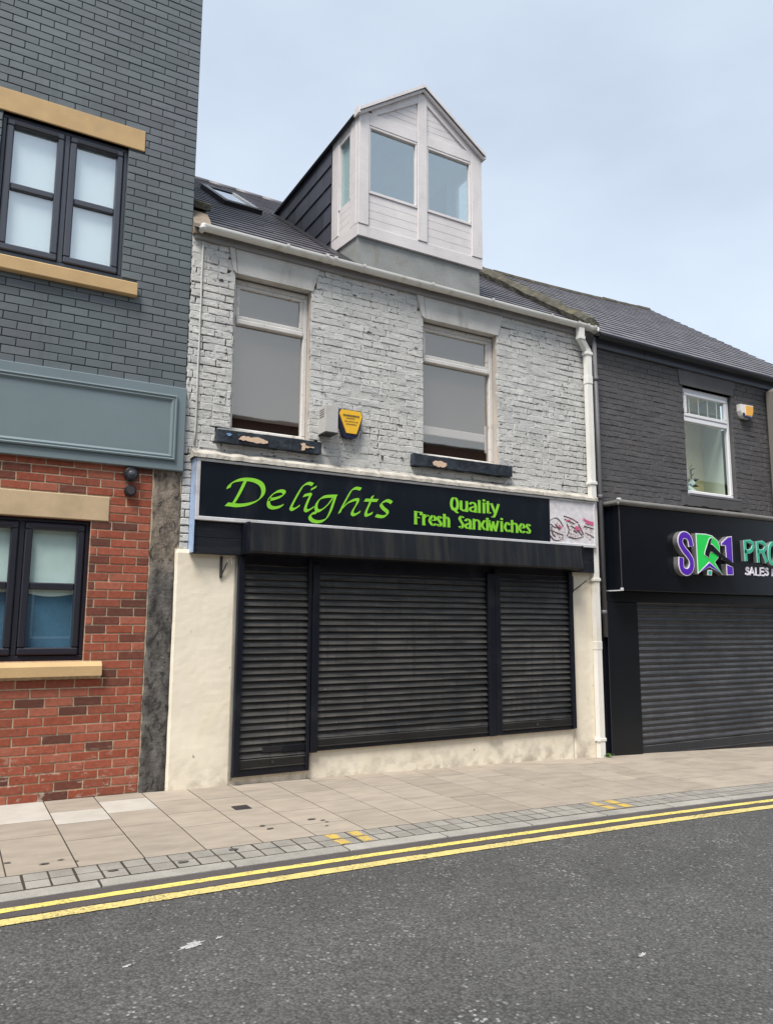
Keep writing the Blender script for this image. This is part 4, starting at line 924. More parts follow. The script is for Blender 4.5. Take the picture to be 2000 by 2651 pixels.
# dormer roof: two slopes with a pale front edge
yA = (AZ-EZ)/TM+.1; yE2 = (DE-EZ)/TM+.05; ov = .022
for s, xe, sl_ in ((-1, DX0, sl_l), (1, DX1, sl_r)):
    xo = xe+s*ov; zo = DE-sl_*ov; t = .03
    p = [(xo, -.0595, zo), (AX, -.0595, AZ), (AX, yA, AZ), (xo, yE2, zo)]
    m = MB(); m.add(p+[(x, y, z+t) for x, y, z in p], [(0, 1, 2, 3), (4, 5, 6, 7), (0, 3, 7, 4), (1, 2, 6, 5), (3, 2, 6, 7)]); obj('dormer_roof', m, MT['slate'], DM)
    m = MB(); m.prism([(xo, zo-.002), (AX, AZ-.002), (AX, AZ+t+.008), (xo, zo+t+.008)], -.07, -.06); obj('verge_trim', m, TW, DM)
    m = MB(); m.prism([(xo-s*.01, zo-.035), (AX, AZ-.04), (AX, AZ-.004), (xo, zo-.004)], -.045, -.012); obj('verge_trim', m, TW, DM)
    m = MB(); m.box(xo-.012, xo+.012, -.06, .06, zo-.03, zo+.06, .003); obj('eaves_cap', m, TW, DM)
    m = MB(); m.tube([(xo+s*.01, .06, zo-.005), (xo+s*.01, yE2, zo-.005)], .020, 8); obj('eaves_edge', m, MT['guttd'], DM)
# inside of the dormer
m = MB(); m.add([(DX0+.06, 1.7, 6.3), (DX1-.06, 1.7, 6.3), (DX1-.06, 1.7, DE), (AX, 1.7, AZ-.03), (DX0+.06, 1.7, DE)], [(0, 1, 2, 3, 4)]); obj('room_back', m, MT['roomroof'], DM)
m = MB(); m.add([(DX0+.05, .06, DE-.01), (AX, .06, AZ-.04), (AX, 1.7, AZ-.04), (DX0+.05, 1.7, DE-.01), (DX1-.05, .06, DE-.01), (DX1-.05, 1.7, DE-.01)], [(0, 1, 2, 3), (1, 4, 5, 2)]); obj('room_ceiling', m, MT['roomroof'], DM)
m = MB(); m.add([(DX1-.06, .56, 6.0), (DX1-.06, 1.7, 6.0), (DX1-.06, 1.7, DE), (DX1-.06, .56, DE)], [(0, 1, 2, 3)]); m.add([(DX0+.06, .56, 6.0), (DX0+.06, 1.7, 6.0), (DX0+.06, 1.7, DE), (DX0+.06, .56, DE)], [(0, 1, 2, 3)]); obj('room_side', m, MT['roomroof'], DM)
m = MB(); m.add([(DX0+.06, .06, 6.0), (DX1-.06, .06, 6.0), (DX1-.06, 1.7, 6.0), (DX0+.06, 1.7, 6.0)], [(0, 1, 2, 3)]); obj('room_floor', m, MT['roomroof'], DM)
# lead apron where the dormer meets the slates
m = MB(); m.add([roofpt(DX0-.14, .02, .022), roofpt(DX0+.01, .02, .03), roofpt(DX0+.01, yE2-.05, .03), roofpt(DX0-.10, yE2-.05, .022)], [(0, 1, 2, 3)]); obj('flashing', m, MT['cheektrim'], DM)
# eaves board
pbox('eaves_board', MT['eavew'], CB, 1.82, 6.96, -.035, -.003, 5.158, 5.262, .004)

# ---- gutter and downpipe
GU = thing('gutter', 'white plastic half round gutter along the pale shop eaves', 'gutter', (4.4, -.1, 5.2))
def gut_mb(x0, x1, yc, zt, r, t=.006):
    m = MB(); n = 12; prof = [(yc+r*math.cos(math.pi+math.pi*k/n), zt-.008+r*math.sin(math.pi+math.pi*k/n)*1.0) for k in range(n+1)]
    prof = [(yc-r, zt)]+prof+[(yc+r, zt)]; inner = [(yc+(y-yc)*.9, zt+(z-zt)*.9) for y, z in prof]
    loop = prof+list(reversed(inner)); k = len(loop)
    m.add([(x0, y, z) for y, z in loop]+[(x1, y, z) for y, z in loop], [(i, (i+1) % k, k+(i+1) % k, k+i) for i in range(k)]); return m
obj('channel', gut_mb(1.86, 7.06, -.095, 5.272, .050), MT['pvc'], GU, smooth=False)
obj('end_cap', MB().box(1.845, 1.90, -.155, -.036, 5.205, 5.278, .02), MT['pvc'], GU); obj('end_cap', MB().box(7.04, 7.075, -.152, -.040, 5.208, 5.278, .015), MT['pvc'], GU)
for x in (2.74, 3.62, 4.50, 5.35, 6.27): obj('bracket', gut_mb(x-.014, x+.014, -.095, 5.280, .061), MT['pvc'], GU)
for x in (3.18, 3.28, 6.72, 6.88, 7.0): obj('joint', gut_mb(x-.02, x+.02, -.095, 5.281, .063), MT['pvc'], GU)
obj('outlet', gut_mb(6.70, 6.85, -.095, 5.276, .057), MT['pvc'], GU)
DP = thing('downpipe', 'white square downpipe between the cream shop and the black shop', 'downpipe', (6.9, -.07, g(6.9)))
def sq_tube(path, w, d):
    m = MB(); rings = []
    for p in path: x, y, z = p; rings.append([(x-w/2, y-d/2, z), (x+w/2, y-d/2, z), (x+w/2, y+d/2, z), (x-w/2, y+d/2, z)])
    vs = [v for r in rings for v in r]; m.add(vs, [(i*4+k, i*4+(k+1) % 4, i*4+4+(k+1) % 4, i*4+4+k) for i in range(len(path)-1) for k in range(4)]+[(0, 1, 2, 3)]); return m
PX = 6.912
obj('swan_neck', sq_tube([(6.775, -.10, 5.215), (6.775, -.10, 5.075), (6.80, -.095, 5.045), (PX-.02, -.075, 4.965), (PX, -.072, 4.93)], .084, .07), MT['pvc'], DP)
obj('shoe', sq_tube([(6.775, -.10, 5.10), (6.775, -.10, 5.065)], .094, .08), MT['pvc'], DP)
obj('pipe', sq_tube([(PX, -.072, 4.95), (PX, -.072, 2.0), (PX-.004, -.078, g(6.9)-.01)], .080, .068), MT['pipe'], DP)
for z in (4.905, 3.21, 2.0, .09):
    obj('pipe_clip', MB().box(PX-.058, PX+.056, -.117, -.03, z-.02, z+.018, .004), MT['pipe'], DP)
for z in (4.55, 1.2): obj('pipe_socket', MB().box(PX-.046, PX+.046, -.112, -.034, z-.05, z+.05, .004), MT['pipe'], DP)

# ---- alarm box and steel cabinet
t = thing('steel_cabinet', 'plain grey steel box with louvre slots right of left upper window', 'cabinet', (3.24, -.1, 3.36))
m = MB(); m.prism([(3.175, 3.37), (3.31, 3.37), (3.31, 3.645), (3.175, 3.645)], -.185, .0); obj('body', m, MT['steelbox'], t)
for k in range(4): obj('louvre', MB().box(3.1725, 3.178, -.14, -.035, 3.535+k*.024, 3.541+k*.024), MT['black'], t)
obj('bottom_flange', MB().box(3.172, 3.313, -.188, .0, 3.358, 3.3695), MT['iron'], t)
t = thing('alarm_box', 'yellow tapered burglar alarm box on the pale brick between the upper windows', 'alarm box', (3.51, -.04, 3.37), 'burglar alarm boxes')
m = MB(); m.prism([(3.36, 3.60), (3.39, 3.665), (3.63, 3.665), (3.655, 3.60), (3.595, 3.385), (3.56, 3.365), (3.46, 3.365), (3.43, 3.385)], -.075, .0); obj('base', m, MT['navy'], t)
m = MB(); m.prism([(3.375, 3.605), (3.40, 3.655), (3.62, 3.655), (3.64, 3.60), (3.575, 3.41), (3.455, 3.41)], -.088, -.0755); cov = obj('cover', m, MT['alarmy'], t)
m = MB()
for (xa, xb, z, h) in ((3.415, 3.60, 3.585, .022), (3.45, 3.55, 3.562, .010), (3.43, 3.585, 3.530, .008), (3.45, 3.565, 3.500, .010)):
    x = xa
    while x < xb:
        w = r2.uniform(.006, .013); m.add([(x, -.0905, z), (x+w, -.0905, z), (x+w, -.0905, z+h), (x, -.0905, z+h)], [(0, 1, 2, 3)]); x += w+r2.uniform(.003, .006)
obj('lettering', m, MT['iron'], t, kind='stuff')

# ---- shop sign
SG = thing('shop_sign', 'long dark Delights Quality Fresh Sandwiches sign board above the shutters', 'sign', (4.4, -.06, 2.4))
SX0, SX1, SZ0, SZ1 = 1.90, 6.895, 2.385, 2.965
obj('panel', MB().box(SX0+.02, 6.16, -.125, -.02, SZ0+.02, SZ1-.02), MT['signpanel'], SG)
obj('photo_print', MB().box(6.162, SX1-.02, -.1255, -.02, SZ0+.02, SZ1-.02), MT['print'], SG)
m = MB(); w = .036
obj('frame', MB().box(SX0, SX1, -.14, -.03, SZ1-w*.75, SZ1, .004), MT['alu'], SG); obj('frame', MB().box(SX0, SX1, -.14, -.03, SZ0, SZ0+w, .004), MT['alu'], SG)
obj('frame', MB().box(SX0, SX0+w, -.139, -.03, SZ0+w, SZ1-w*.75, .004), MT['alu'], SG); obj('frame', MB().box(SX1-w*.8, SX1, -.139, -.03, SZ0+w, SZ1-w*.75, .004), MT['alu'], SG)
obj('side_panel', MB().box(1.886, 1.899, -.132, .0, 2.085, SZ1), MT['blueside'], SG)
# ledge of old lead and cement over the sign
mb = MB(); n = 110; vs = []
for i in range(n+1):
    x = 1.865+(6.93-1.865)*i/n; a = .012*noise.noise(Vector((x*8, 1, 0)))+.007*noise.noise(Vector((x*33, 1, 0))); b = .010*noise.noise(Vector((x*11, 7, 0)))
    vs += [(x, -.155+b*.5, 2.968+a*.4), (x, -.150+b, 3.005+a), (x, -.07+b, 3.045+a), (x, .01, 3.075+a*.5), (x, .01, 2.97)]
mb.add(vs, [(5*i+k, 5*i+k+1, 5*i+6+k, 5*i+5+k) for i in range(n) for k in range(4)]+[(0, 1, 2, 3, 4), tuple(5*n+k for k in range(5))]); obj('ledge', mb, MT['ledge'], CB)
# lettering
for ch, strokes in DELIGHTS:
    m = MB()
    for k, s in enumerate(strokes): pen(m, smooth_line(s), (.023, .023) if ch != 'D' else (.031, .026), .005, -.1275-.0006*k)
    obj('letter', m, MT['green'], SG)
CAP = .142; XH = .118
def glyph(ch, w):
    s = .028; h = s/2; a = h; b = w-h; m = w/2; C, X = CAP, XH; q = .006
    arc = lambda cx, cz, rx, rz, t0, t1, n=9: [(cx+rx*math.cos(math.radians(t0+(t1-t0)*i/n)), cz+rz*math.sin(math.radians(t0+(t1-t0)*i/n))) for i in range(n+1)]
    st = lambda x, z0, z1: [(x, z0), (x, z1)]
    se = lambda x, z, d=.012: [(x-h-d, z), (x+h+d, z)]
    if ch == 'Q': return [arc(m, C/2+.004, (b-a)/2, C/2, 90, 450, 18), [(m-.005, .03), (m+.01, .0), (b, -.022)]]
    if ch == 'F': return [st(a+.006, 0, C), [(0, C-q), (w, C-q)], [(w-q, C-.035), (w-q, C-q)], [(a, C*.53), (w*.75, C*.53)], [(0, q), (a+h+.012, q)]]
    if ch == 'S': return [[(b+.004, X+.004), (m, C-q), (a, C*.76), (m, C*.52), (b, C*.28), (m, q), (a-.004, .022)]]
    if ch == 'u': return [st(a+.004, .02, X), [(a, .03), (m, q), (b-.01, .03)], st(b-.004, 0, X), [(0, X-q), (a, X-q)], [(b-h-.008, X-q), (b, X-q)], [(b, q), (w, q)]]
    if ch == 'a': return [[(a, X*.74), (m*.9, X-q), (b-.008, X*.72), (b-.008, .0)], [(b-.01, X*.58), (a+.01, X*.40), (a+.006, X*.16), (m, q), (b-.008, X*.2)], [(b-.01, q), (w, q)]]
    if ch == 'l': return [st(m, 0, C), se(m, q, .004), [(m-h-.006, C-q), (m, C-q)]]
    if ch == 'i': return [st(m, 0, X), se(m, q, .004), [(m-h-.006, X-q), (m, X-q)], [(m, X+.018), (m, X+.036)]]
    if ch == 't': return [[(m-.002, X+.022), (m-.002, .022), (m+.010, q), (w, .016)], [(0, X-q), (w, X-q)]]
    if ch == 'y': return [[(a-.002, X), (m+.004, .012)], [(b+.006, X), (m+.004, .0), (m-.016, -.034), (a-.004, -.036)], [(0-.004, X-q), (a+h+.006, X-q)], [(b-h, X-q), (w+.004, X-q)]]
    if ch == 'r': return [st(a+.004, 0, X), [(a+.01, X*.7), (m+.01, X-q), (b+.008, X-.016)], [(0, q), (a+h+.012, q)], [(0, X-q), (a, X-q)]]
    if ch == 'e': return [[(a, X*.52), (b, X*.56), (b-.002, X*.8), (m, X-q), (a, X*.62), (a, X*.35), (m+.004, q), (b+.008, X*.22)]]
    if ch == 'c': return [[(b+.004, X*.72), (m, X-q), (a, X*.62), (a, X*.35), (m+.004, q), (b+.008, X*.22)]]
    if ch == 's': return [[(b+.002, X*.80), (m, X-q), (a, X*.74), (m, X*.52), (b, X*.27), (m, q), (a-.004, X*.2)]]
    if ch == 'h': return [st(a+.003, 0, C), [(a, X*.72), (m, X-q), (b-.003, X*.72), (b-.003, 0)], [(0, C-q), (a, C-q)], se(a, q, .005), se(b, q, .003)]
    if ch == 'n': return [st(a+.003, 0, X), [(a, X*.72), (m, X-q), (b-.003, X*.72), (b-.003, 0)], [(0, X-q), (a, X-q)], se(a, q, .005), se(b, q, .003)]
    if ch == 'd': return [st(b-.003, 0, C), [(b-.004, X*.8), (m, X-q), (a, X*.62), (a, X*.35), (m, q), (b-.004, X*.2)], [(b-h-.008, C-q), (b, C-q)], [(b, q), (w, q)]]
    if ch == 'w': return [[(a-.002, X), (w*.31, .0)], [(w*.31, .0), (w*.5, X*.9)], [(w*.46, X*.9), (w*.70, .0)], [(w*.70, .0), (b+.004, X)], [(-.004, X-q), (a+h+.004, X-q)], [(b-h, X-q), (w+.002, X-q)]]
for ch, xa, xb, zb in WORDS:
    m = MB()
    for k, s in enumerate(glyph(ch, xb-xa)):
        pts = [Vector((xa+p[0], zb+p[1])) for p in (s if len(s) < 3 or ch in 'QFw' else s)]
        if len(pts) > 2 and ch not in 'Fwy': pts = smooth_line(pts, 4)
        pen(m, pts, (.028, 0) if ch != 'w' else (.024, 0), .0048, -.1275-.0006*k)
    obj('letter', m, MT['green'], SG)
for key, strokes in PRINT:
    for j, s in enumerate(strokes):
        m = MB(); pen(m, smooth_line(s, 4), (.010, .006) if key != 'p' else (.018, .012), .003, -.1272-.0006*j-.004*(key == 'p')); obj('printed_stroke', m, MT['printpink' if key == 'p' else 'printdark'], SG)
for k, (xa, za, xb, zb) in enumerate(((6.17, 2.42, 6.42, 2.69), (6.40, 2.45, 6.70, 2.74), (6.68, 2.47, 6.873, 2.74))):
    m = MB(); n = 14; m.prism([((xa+xb)/2+(xb-xa)/2*math.cos(6.283*i/n)*(.85+.15*math.sin(i*2.3)), (za+zb)/2+(zb-za)/2*math.sin(6.283*i/n)*(.85+.15*math.cos(i*1.7))) for i in range(n)], -.1268-.0002*k, -.1258); obj('printed_sandwich', m, MT['printfood'], SG)

# ---- shutter housing below the sign, flat boards either side
SB = thing('shutter_housing', 'long streaked black box under the Delights sign holding the roller shutters', 'shutter box', (4.4, -.1, 2.1))
m = MB(); m.prism([(-.02, 2.095), (-.26, 2.095), (-.275, 2.115), (-.25, 2.38), (-.02, 2.384)], 2.385, 6.53, 'x'); obj('cover', m, MT['darkpanel'], SB)
obj('end_cap', MB().box(2.362, 2.3845, -.268, -.02, 2.088, 2.383), MT['blacksteel'], SB); obj('end_cap', MB().box(6.5305, 6.545, -.268, -.02, 2.088, 2.383), MT['blacksteel'], SB)
for (xa, xb) in ((1.90, 2.361), (6.546, 6.905)):
    for k in range(2): obj('board', MB().box(xa, xb, -.105, .0, 2.08+k*.151, 2.229+k*.151, .004), MT['blackwood'], SB)
obj('lower_lining', MB().box(2.37, 6.52, -.055, .01, 1.93, 2.0945), MT['blacksteel'], SB)
# ---- roller shutters
def shutter(label, x0, x1, z0, z1, pitch, yf, mat, bar, gl, gr, rail_z0, extra=None, gmat=None, grp='roller shutters of the closed shops', depth=.019):
    t = thing('roller_shutter', label, 'shutter', ((x0+x1)/2, yf, z0), grp)
    gmat = gmat or MT['blacksteel']
    n = int((z1-z0-bar)/pitch)+1
    if depth < .02: prof = [(0, pitch), (-.04*depth, pitch*.8), (-.18*depth, pitch*.6), (-.52*depth, pitch*.36), (-.93*depth, pitch*.15), (-1.0*depth, pitch*.11), (-.9*depth, pitch*.065), (0, pitch*.04), (0, 0)]
    else: prof = [(0, pitch), (-.25*depth, pitch*.93), (-.72*depth, pitch*.72), (-1.0*depth, pitch*.45), (-.95*depth, pitch*.25), (-.6*depth, pitch*.10), (-.1*depth, pitch*.055), (.004, pitch*.03), (.004, 0)]
    m = MB(); m.sweep(prof, x0, x1); sm_ = mesh('slat', m, False)
    rr = random.Random(int(x0*100))
    for k in range(n):
        z = z0+bar+k*pitch
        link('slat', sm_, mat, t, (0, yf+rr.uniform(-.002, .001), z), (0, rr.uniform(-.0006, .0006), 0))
    m = MB(); m.box(x0+.002, x1-.002, yf-.026, yf+.004, z0, z0+bar-.002, .006); m.box(x0+.002, x1-.002, yf-.036, yf-.022, z0-.004, z0+.008, .002); obj('bottom_bar', m, mat, t)
    if gl: obj('guide_rail', MB().box(x0-gl, x0+.008, yf-.05, yf+.04, rail_z0, z1+.03, .004), gmat, t)
    if gr: obj('guide_rail', MB().box(x1-.008, x1+gr, yf-.05, yf+.04, rail_z0, z1+.03, .004), gmat, t)
    obj('backing', MB().box(x0, x1, yf+.03, yf+.036, z0, z1+.03), MT['blacksteel'], t)
    return t
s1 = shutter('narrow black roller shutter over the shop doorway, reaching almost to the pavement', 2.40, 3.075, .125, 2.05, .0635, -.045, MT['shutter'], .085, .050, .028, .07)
obj('letter_slot', MB().box(2.64, 2.83, -.064, -.045, .258, .312, .003), MT['black'], s1); obj('patch_plate', MB().box(2.832, 3.07, -.066, -.05, .25, .312, .003), MT['blacksteel'], s1)
obj('kick_board', MB().box(2.345, 3.11, -.075, .01, .062, .123, .006), MT['blacksteel'], s1); obj('lock', MB().tube([(2.74, -.07, .17), (2.74, -.08, .17)], .014, 12), MT['iron'], s1)
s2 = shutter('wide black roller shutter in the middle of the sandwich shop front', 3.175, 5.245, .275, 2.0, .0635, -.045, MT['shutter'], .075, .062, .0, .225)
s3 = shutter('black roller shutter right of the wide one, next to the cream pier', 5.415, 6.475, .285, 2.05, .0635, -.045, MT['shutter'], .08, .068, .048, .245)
obj('post', MB().box(5.248, 5.343, -.10, .0, .235, 2.02, .006), MT['blacksteel'], s2); obj('post', MB().box(3.110, 3.112, -.05, .0, .235, 2.02), MT['blacksteel'], s2)
obj('sub_sill', MB().box(3.115, 5.35, -.07, .0, .233, .27, .004), MT['blacksteel'], s2); obj('sub_sill', MB().box(5.351, 6.515, -.07, .0, .234, .276, .004), MT['blacksteel'], s3)
obj('lock', MB().tube([(5.94, -.07, .32), (5.94, -.08, .32)], .016, 12), MT['iron'], s3)
# ---- brackets left on the piers
def hang(label, x, z0, z1, xd, zd, yd):
    t = thing('wall_bracket', label, 'bracket', (x, -.04, z0), 'old brackets on the cream piers')
    obj('upright', MB().box(x-.012, x+.012, -.052, -.036, z0, z1, .003), MT['iron'], t)
    obj('brace', MB().tube([(x, -.05, z0+.02), (x+(xd-x)*.5, -.05+yd*.5, (z0+zd)/2+.005), (xd, -.05+yd, zd)], .007, 8), MT['iron'], t)
    obj('hook', MB().tube([(xd, -.05+yd, zd), (xd+.01, -.06+yd, zd+.03), (xd+.03, -.06+yd, zd+.035), (xd+.045, -.06+yd, zd+.01), (xd+.043, -.06+yd, zd-.012)], .006, 8), MT['eavew'], t)
hang('thin rusty bracket with hook on the left cream pier', 2.19, 1.865, 2.065, 2.235, 2.01, -.03)
hang('thin rusty bracket with hook on the right cream pier', 6.565, 1.835, 2.03, 6.76, 1.985, -.03)

# ================================================================== charcoal shop building (right)
RB = thing('charcoal_building', 'charcoal painted brick building with slate roof at the right edge', 'building', (9.8, 3, g(9)))
O3 = (8.80, 9.86, 3.25, 4.82)
f, rv = wall_open(6.99, 12.4, -.6, 5.07, [O3], .003, .15); wr = obj('front_wall', f, MT['darkbrick'], RB); obj('window_reveal', rv, MT['linteld'], wr)
bricks(wr, MT['darkbrick'], 7.0, 12.4, 2.95, 5.05, [O3, (8.72, 9.93, 4.82, 5.06), (8.70, 9.92, 3.06, 3.25)], 2.99, .0745, .228, .005, 0, .0035, .005, .0034, 'brick', seed=33, headers=.2, vis=(7.0, 10.6, 3.0, 5.1), gapfn=lambda x, z: max(.001, .003+.007*noise.noise(Vector((x*1.9, 9, z*2.1)))))
mb = MB(); mb.box(12.38, 12.42, .01, 8.5, -.8, 5.07); mb.box(6.99, 12.4, 8.4, 8.5, -.8, 5.07); obj('inner_wall', mb, MT['reveal'], RB)
mb = MB(); mb.prism([(8.735, 4.82), (9.885, 4.82), (9.945, 5.045), (8.70, 5.045)], -.014, .1); obj('lintel', mb, MT['linteld'], wr)
mb = MB(); n = 30; vs = []
for i in range(n+1):
    x = 8.66+(9.88-8.66)*i/n; a = .02*noise.noise(Vector((x*7, 2, 2)))+.012*noise.noise(Vector((x*25, 2, 2))); vs += [(x, -.05, 3.085+a), (x, -.06, 3.215), (x, .08, 3.25), (x, .08, 3.08)]
mb.add(vs, [(4*i+k, 4*i+(k+1) % 4, 4*i+4+(k+1) % 4, 4*i+4+k) for i in range(n) for k in range(4)]+[(0, 1, 2, 3)]); obj('sill', mb, MT['linteld'], wr)
w3 = obj('window', frame_mb(8.815, 9.85, 3.262, 4.81, .055, .05, .11, .008, .06, .06), MT['upvc'], RB)
pbox('transom', MT['upvc'], w3, 8.87, 9.795, .045, .11, 4.315, 4.385, .008); obj('sash', frame_mb(8.872, 9.793, 4.387, 4.748, .05, .036, .09, .008), MT['upvc'], w3)
pane(MT['g_right'], w3, 8.92, 9.745, 4.435, 4.70, .06); pane(MT['g_right'], w3, 8.866, 9.80, 3.32, 4.317, .07)
pbox('sub_sill', MT['pipeg'], w3, 8.79, 9.875, -.06, .06, 3.222, 3.258, .004)
for i in range(4): obj('lead_strip', MB().box(9.0+i*.2, 9.01+i*.2, .068, .074, 4.435, 4.70), MT['upvc'], w3)
for k in range(9):
    m = MB(); z = 4.47+k*.026; m.add([(8.90, .115, z), (9.77, .115, z), (9.77, .135, z+.012), (8.90, .135, z+.012)], [(0, 1, 2, 3)])
    if k > 1: obj('blind_slat', m, MT['blind'], w3)
# the room behind that window
m = MB(); m.add([(8.5, .62, 2.7), (10.35, .62, 2.7), (10.35, .62, 4.9), (8.5, .62, 4.9)], [(0, 1, 2, 3)]); obj('room_back', m, MT['roomcream'], RB)
m = MB(); m.add([(9.80, .15, 2.7), (9.95, .62, 2.7), (9.95, .62, 4.9), (9.80, .15, 4.9), (8.75, .15, 2.7), (8.5, .62, 2.7), (8.5, .62, 4.9), (8.75, .15, 4.9)], [(0, 1, 2, 3), (4, 5, 6, 7)]); obj('room_side', m, MT['roompale'], RB)
m = MB(); m.add([(8.5, .15, 4.87), (10.35, .15, 4.87), (10.35, 1.3, 4.87), (8.5, 1.3, 4.87)], [(0, 1, 2, 3)]); m.add([(8.5, .15, 3.25), (10.35, .15, 3.25), (10.35, 1.3, 3.25), (8.5, 1.3, 3.25)], [(0, 1, 2, 3)]); obj('room_ceiling', m, MT['roomcream'], RB)
t = thing('window_ornament', 'dark figurine with pointed leaves inside the charcoal building window', 'ornament', (9.17, .22, 3.26))
m = MB(); m.tube([(9.16, .22, 3.26), (9.16, .22, 3.30), (8.98, .22, 3.40), (9.16, .22, 3.48), (9.16, .22, 3.52)], [.07, .09, .10, .06, .02], 12); obj('bowl', m, MT['roomroof'], t, smooth=True)
m = MB()
for (a, l, zz) in ((20, .17, 3.50), (-15, .14, 3.46), (160, .10, 3.52), (60, .12, 3.55), (100, .11, 3.60), (30, .09, 3.66), (140, .08, 3.66), (75, .1, 3.68)):
    dx, dz = math.cos(R(a))*l, math.sin(R(a))*l*.8; m.add([(9.16, .24, zz), (9.16+dx*.5-dz*.18, .22, zz+dz*.5+dx*.18), (9.16+dx, .2, zz+dz), (9.16+dx*.5+dz*.18, .24, zz+dz*.5-dx*.18)], [(0, 1, 2, 3)])
m.tube([(9.16, .22, 3.45), (9.16, .22, 3.68)], .012, 6); obj('leaves', m, MT['iron'], t)
# eaves: slate-blue board, black gutter, roof
pbox('eaves_board', MT['eaved'], RB, 7.09, 12.4, -.045, -.004, 5.045, 5.19, .004)
for x in (8.0, 9.4, 10.9): pbox('board_joint', MT['guttd'], RB, x-.004, x+.004, -.047, -.04, 5.05, 5.188, .001)
obj('gutter_channel', gut_mb(7.06, 12.4, -.115, 5.195, .062), MT['guttd'], RB)
RE, RM = 5.305, .76
rt = [(6.98, 2.44), (7.18, 2.47), (9.75, 2.91), (12.35, 3.58), (12.42, 3.60)]
def rtop(x):
    for (a, b), (c, d) in zip(rt[:-1], rt[1:]):
        if a <= x <= c: return b+(d-b)*(x-a)/(c-a)
    return rt[-1][1] if x > 12 else rt[0][1]
mb = MB(); vs = [roofpt(6.98, -.14, 0, RE, RM), roofpt(12.42, -.14, 0, RE, RM)]+[roofpt(x, y, 0, RE, RM) for x, y in reversed(rt)]; mb.add(vs, [tuple(range(len(vs)))])
tp = [roofpt(x, y, 0, RE, RM) for x, y in rt]; mb.add(tp+[(x, 8.6, 5.2) for x, _ in rt], [(i, i+1, 6+i, 5+i) for i in range(4)]); rr_ = obj('roof', mb, MT['slateR'], RB)
slates('slates', rr_, MT['slateR'], 7.08, 12.46, -.15, rtop, RE, RM, .20, .25, 41)
mb = MB(); x = 7.0
while x < 12.3:
    p = roofpt(x, rtop(x), 0, RE, RM); q = roofpt(x+.44, rtop(x+.44), 0, RE, RM); j = r2.uniform(-.012, .012)
    mb.tube([(p[0], p[1], p[2]-.03+j), (q[0], q[1], q[2]-.03+j*.3)], .075, 9); x += .445
obj('ridge_tiles', mb, MT['ridge'], rr_)
t = thing('grey_downpipe', 'thin grey painted downpipe beside the white downpipe', 'downpipe', (7.06, -.05, 1.6))
obj('pipe', MB().tube([(7.06, -.05, 5.16), (7.07, -.05, 3.5), (7.075, -.05, 1.3)], .030, 14), MT['pipeg'], t, smooth=True)
for z in (4.6, 3.05, 1.6): obj('collar', MB().tube([(7.067, -.05, z-.03), (7.067, -.05, z+.03)], .036, 14), MT['pipeg'], t, smooth=True)
t = thing('alarm_box', 'white and orange alarm box with blue lamp on the charcoal brick', 'alarm box', (10.12, -.05, 4.5), 'burglar alarm boxes')
m = MB(); m.prism([(9.97, 4.70), (10.27, 4.71), (10.26, 4.60), (10.22, 4.52), (10.18, 4.50), (10.04, 4.50), (10.0, 4.53), (9.975, 4.60)], -.07, 0); obj('cover', m, MT['whitep'], t)
m = MB(); m.prism([(10.09, 4.69), (10.262, 4.695), (10.255, 4.60), (10.215, 4.545), (10.09, 4.545)], -.076, -.0705); obj('label_plate', m, MT['orange'], t)
m = MB(); m.prism([(10.0, 4.57), (10.05, 4.57), (10.06, 4.535), (10.21, 4.525), (10.18, 4.492), (10.04, 4.492), (10.0, 4.52)], -.08, -.0765); obj('lamp', m, MT['navy'], t)
# black shop surround
SF = thing('shop_surround', 'gloss black shopfront surround with wide sign box on the charcoal building', 'shopfront', (9.7, -.1, g(9)))
obj('sign_box', MB().box(7.17, 12.4, -.26, .0, 1.87, 2.935, .004), MT['shopblack'], SF)
mb = MB(); mb.tube([(7.135, -.275, 2.965), (9.5, -.275, 2.972), (12.4, -.275, 2.965)], .036, 12); mb.box(7.14, 12.4, -.255, .0, 2.937, 2.985, .004); obj('cornice', mb, MT['cornice'], SF, smooth=False)
obj('cornice_return', MB().tube([(7.15, -.275, 2.963), (7.15, .0, 2.963)], .030, 10), MT['cornice'], SF)
obj('corner_bracket', MB().box(7.135, 7.185, -.30, -.25, 2.945, 3.015, .008), MT['alu'], SF); obj('corner_bracket', MB().box(7.158, 7.185, -.278, -.24, 1.862, 1.90, .005), MT['alu'], SF)
obj('edge_trim', MB().box(7.163, 7.176, -.266, -.254, 1.90, 2.93, .002), MT['iron'], SF); obj('edge_trim', MB().box(7.163, 7.176, -.254, .0, 1.862, 1.876, .002), MT['alu'], SF)
obj('soffit_board', MB().box(7.12, 12.4, -.05, .0, 1.735, 1.868, .003), MT['shopside'], SF)
obj('pilaster', MB().box(7.125, 7.625, -.055, .05, g(7.4)-.05, 1.732, .005), MT['shopside'], SF); obj('pilaster_edge', MB().box(7.0, 7.122, -.02, .05, g(7.1)-.05, 1.86, .004), MT['blacksteel'], SF)
obj('corner_trim', MB().tube([(7.118, -.052, g(7.1)), (7.118, -.052, 1.73)], .007, 6), MT['anthlow'], SF)
s4 = shutter('charcoal roller shutter under the black sign box at right', 7.66, 12.3, -.165, 1.72, .0765, .012, MT['shutterR'], .115, .035, .0, -.2, gmat=MT['shopside'], depth=.024)
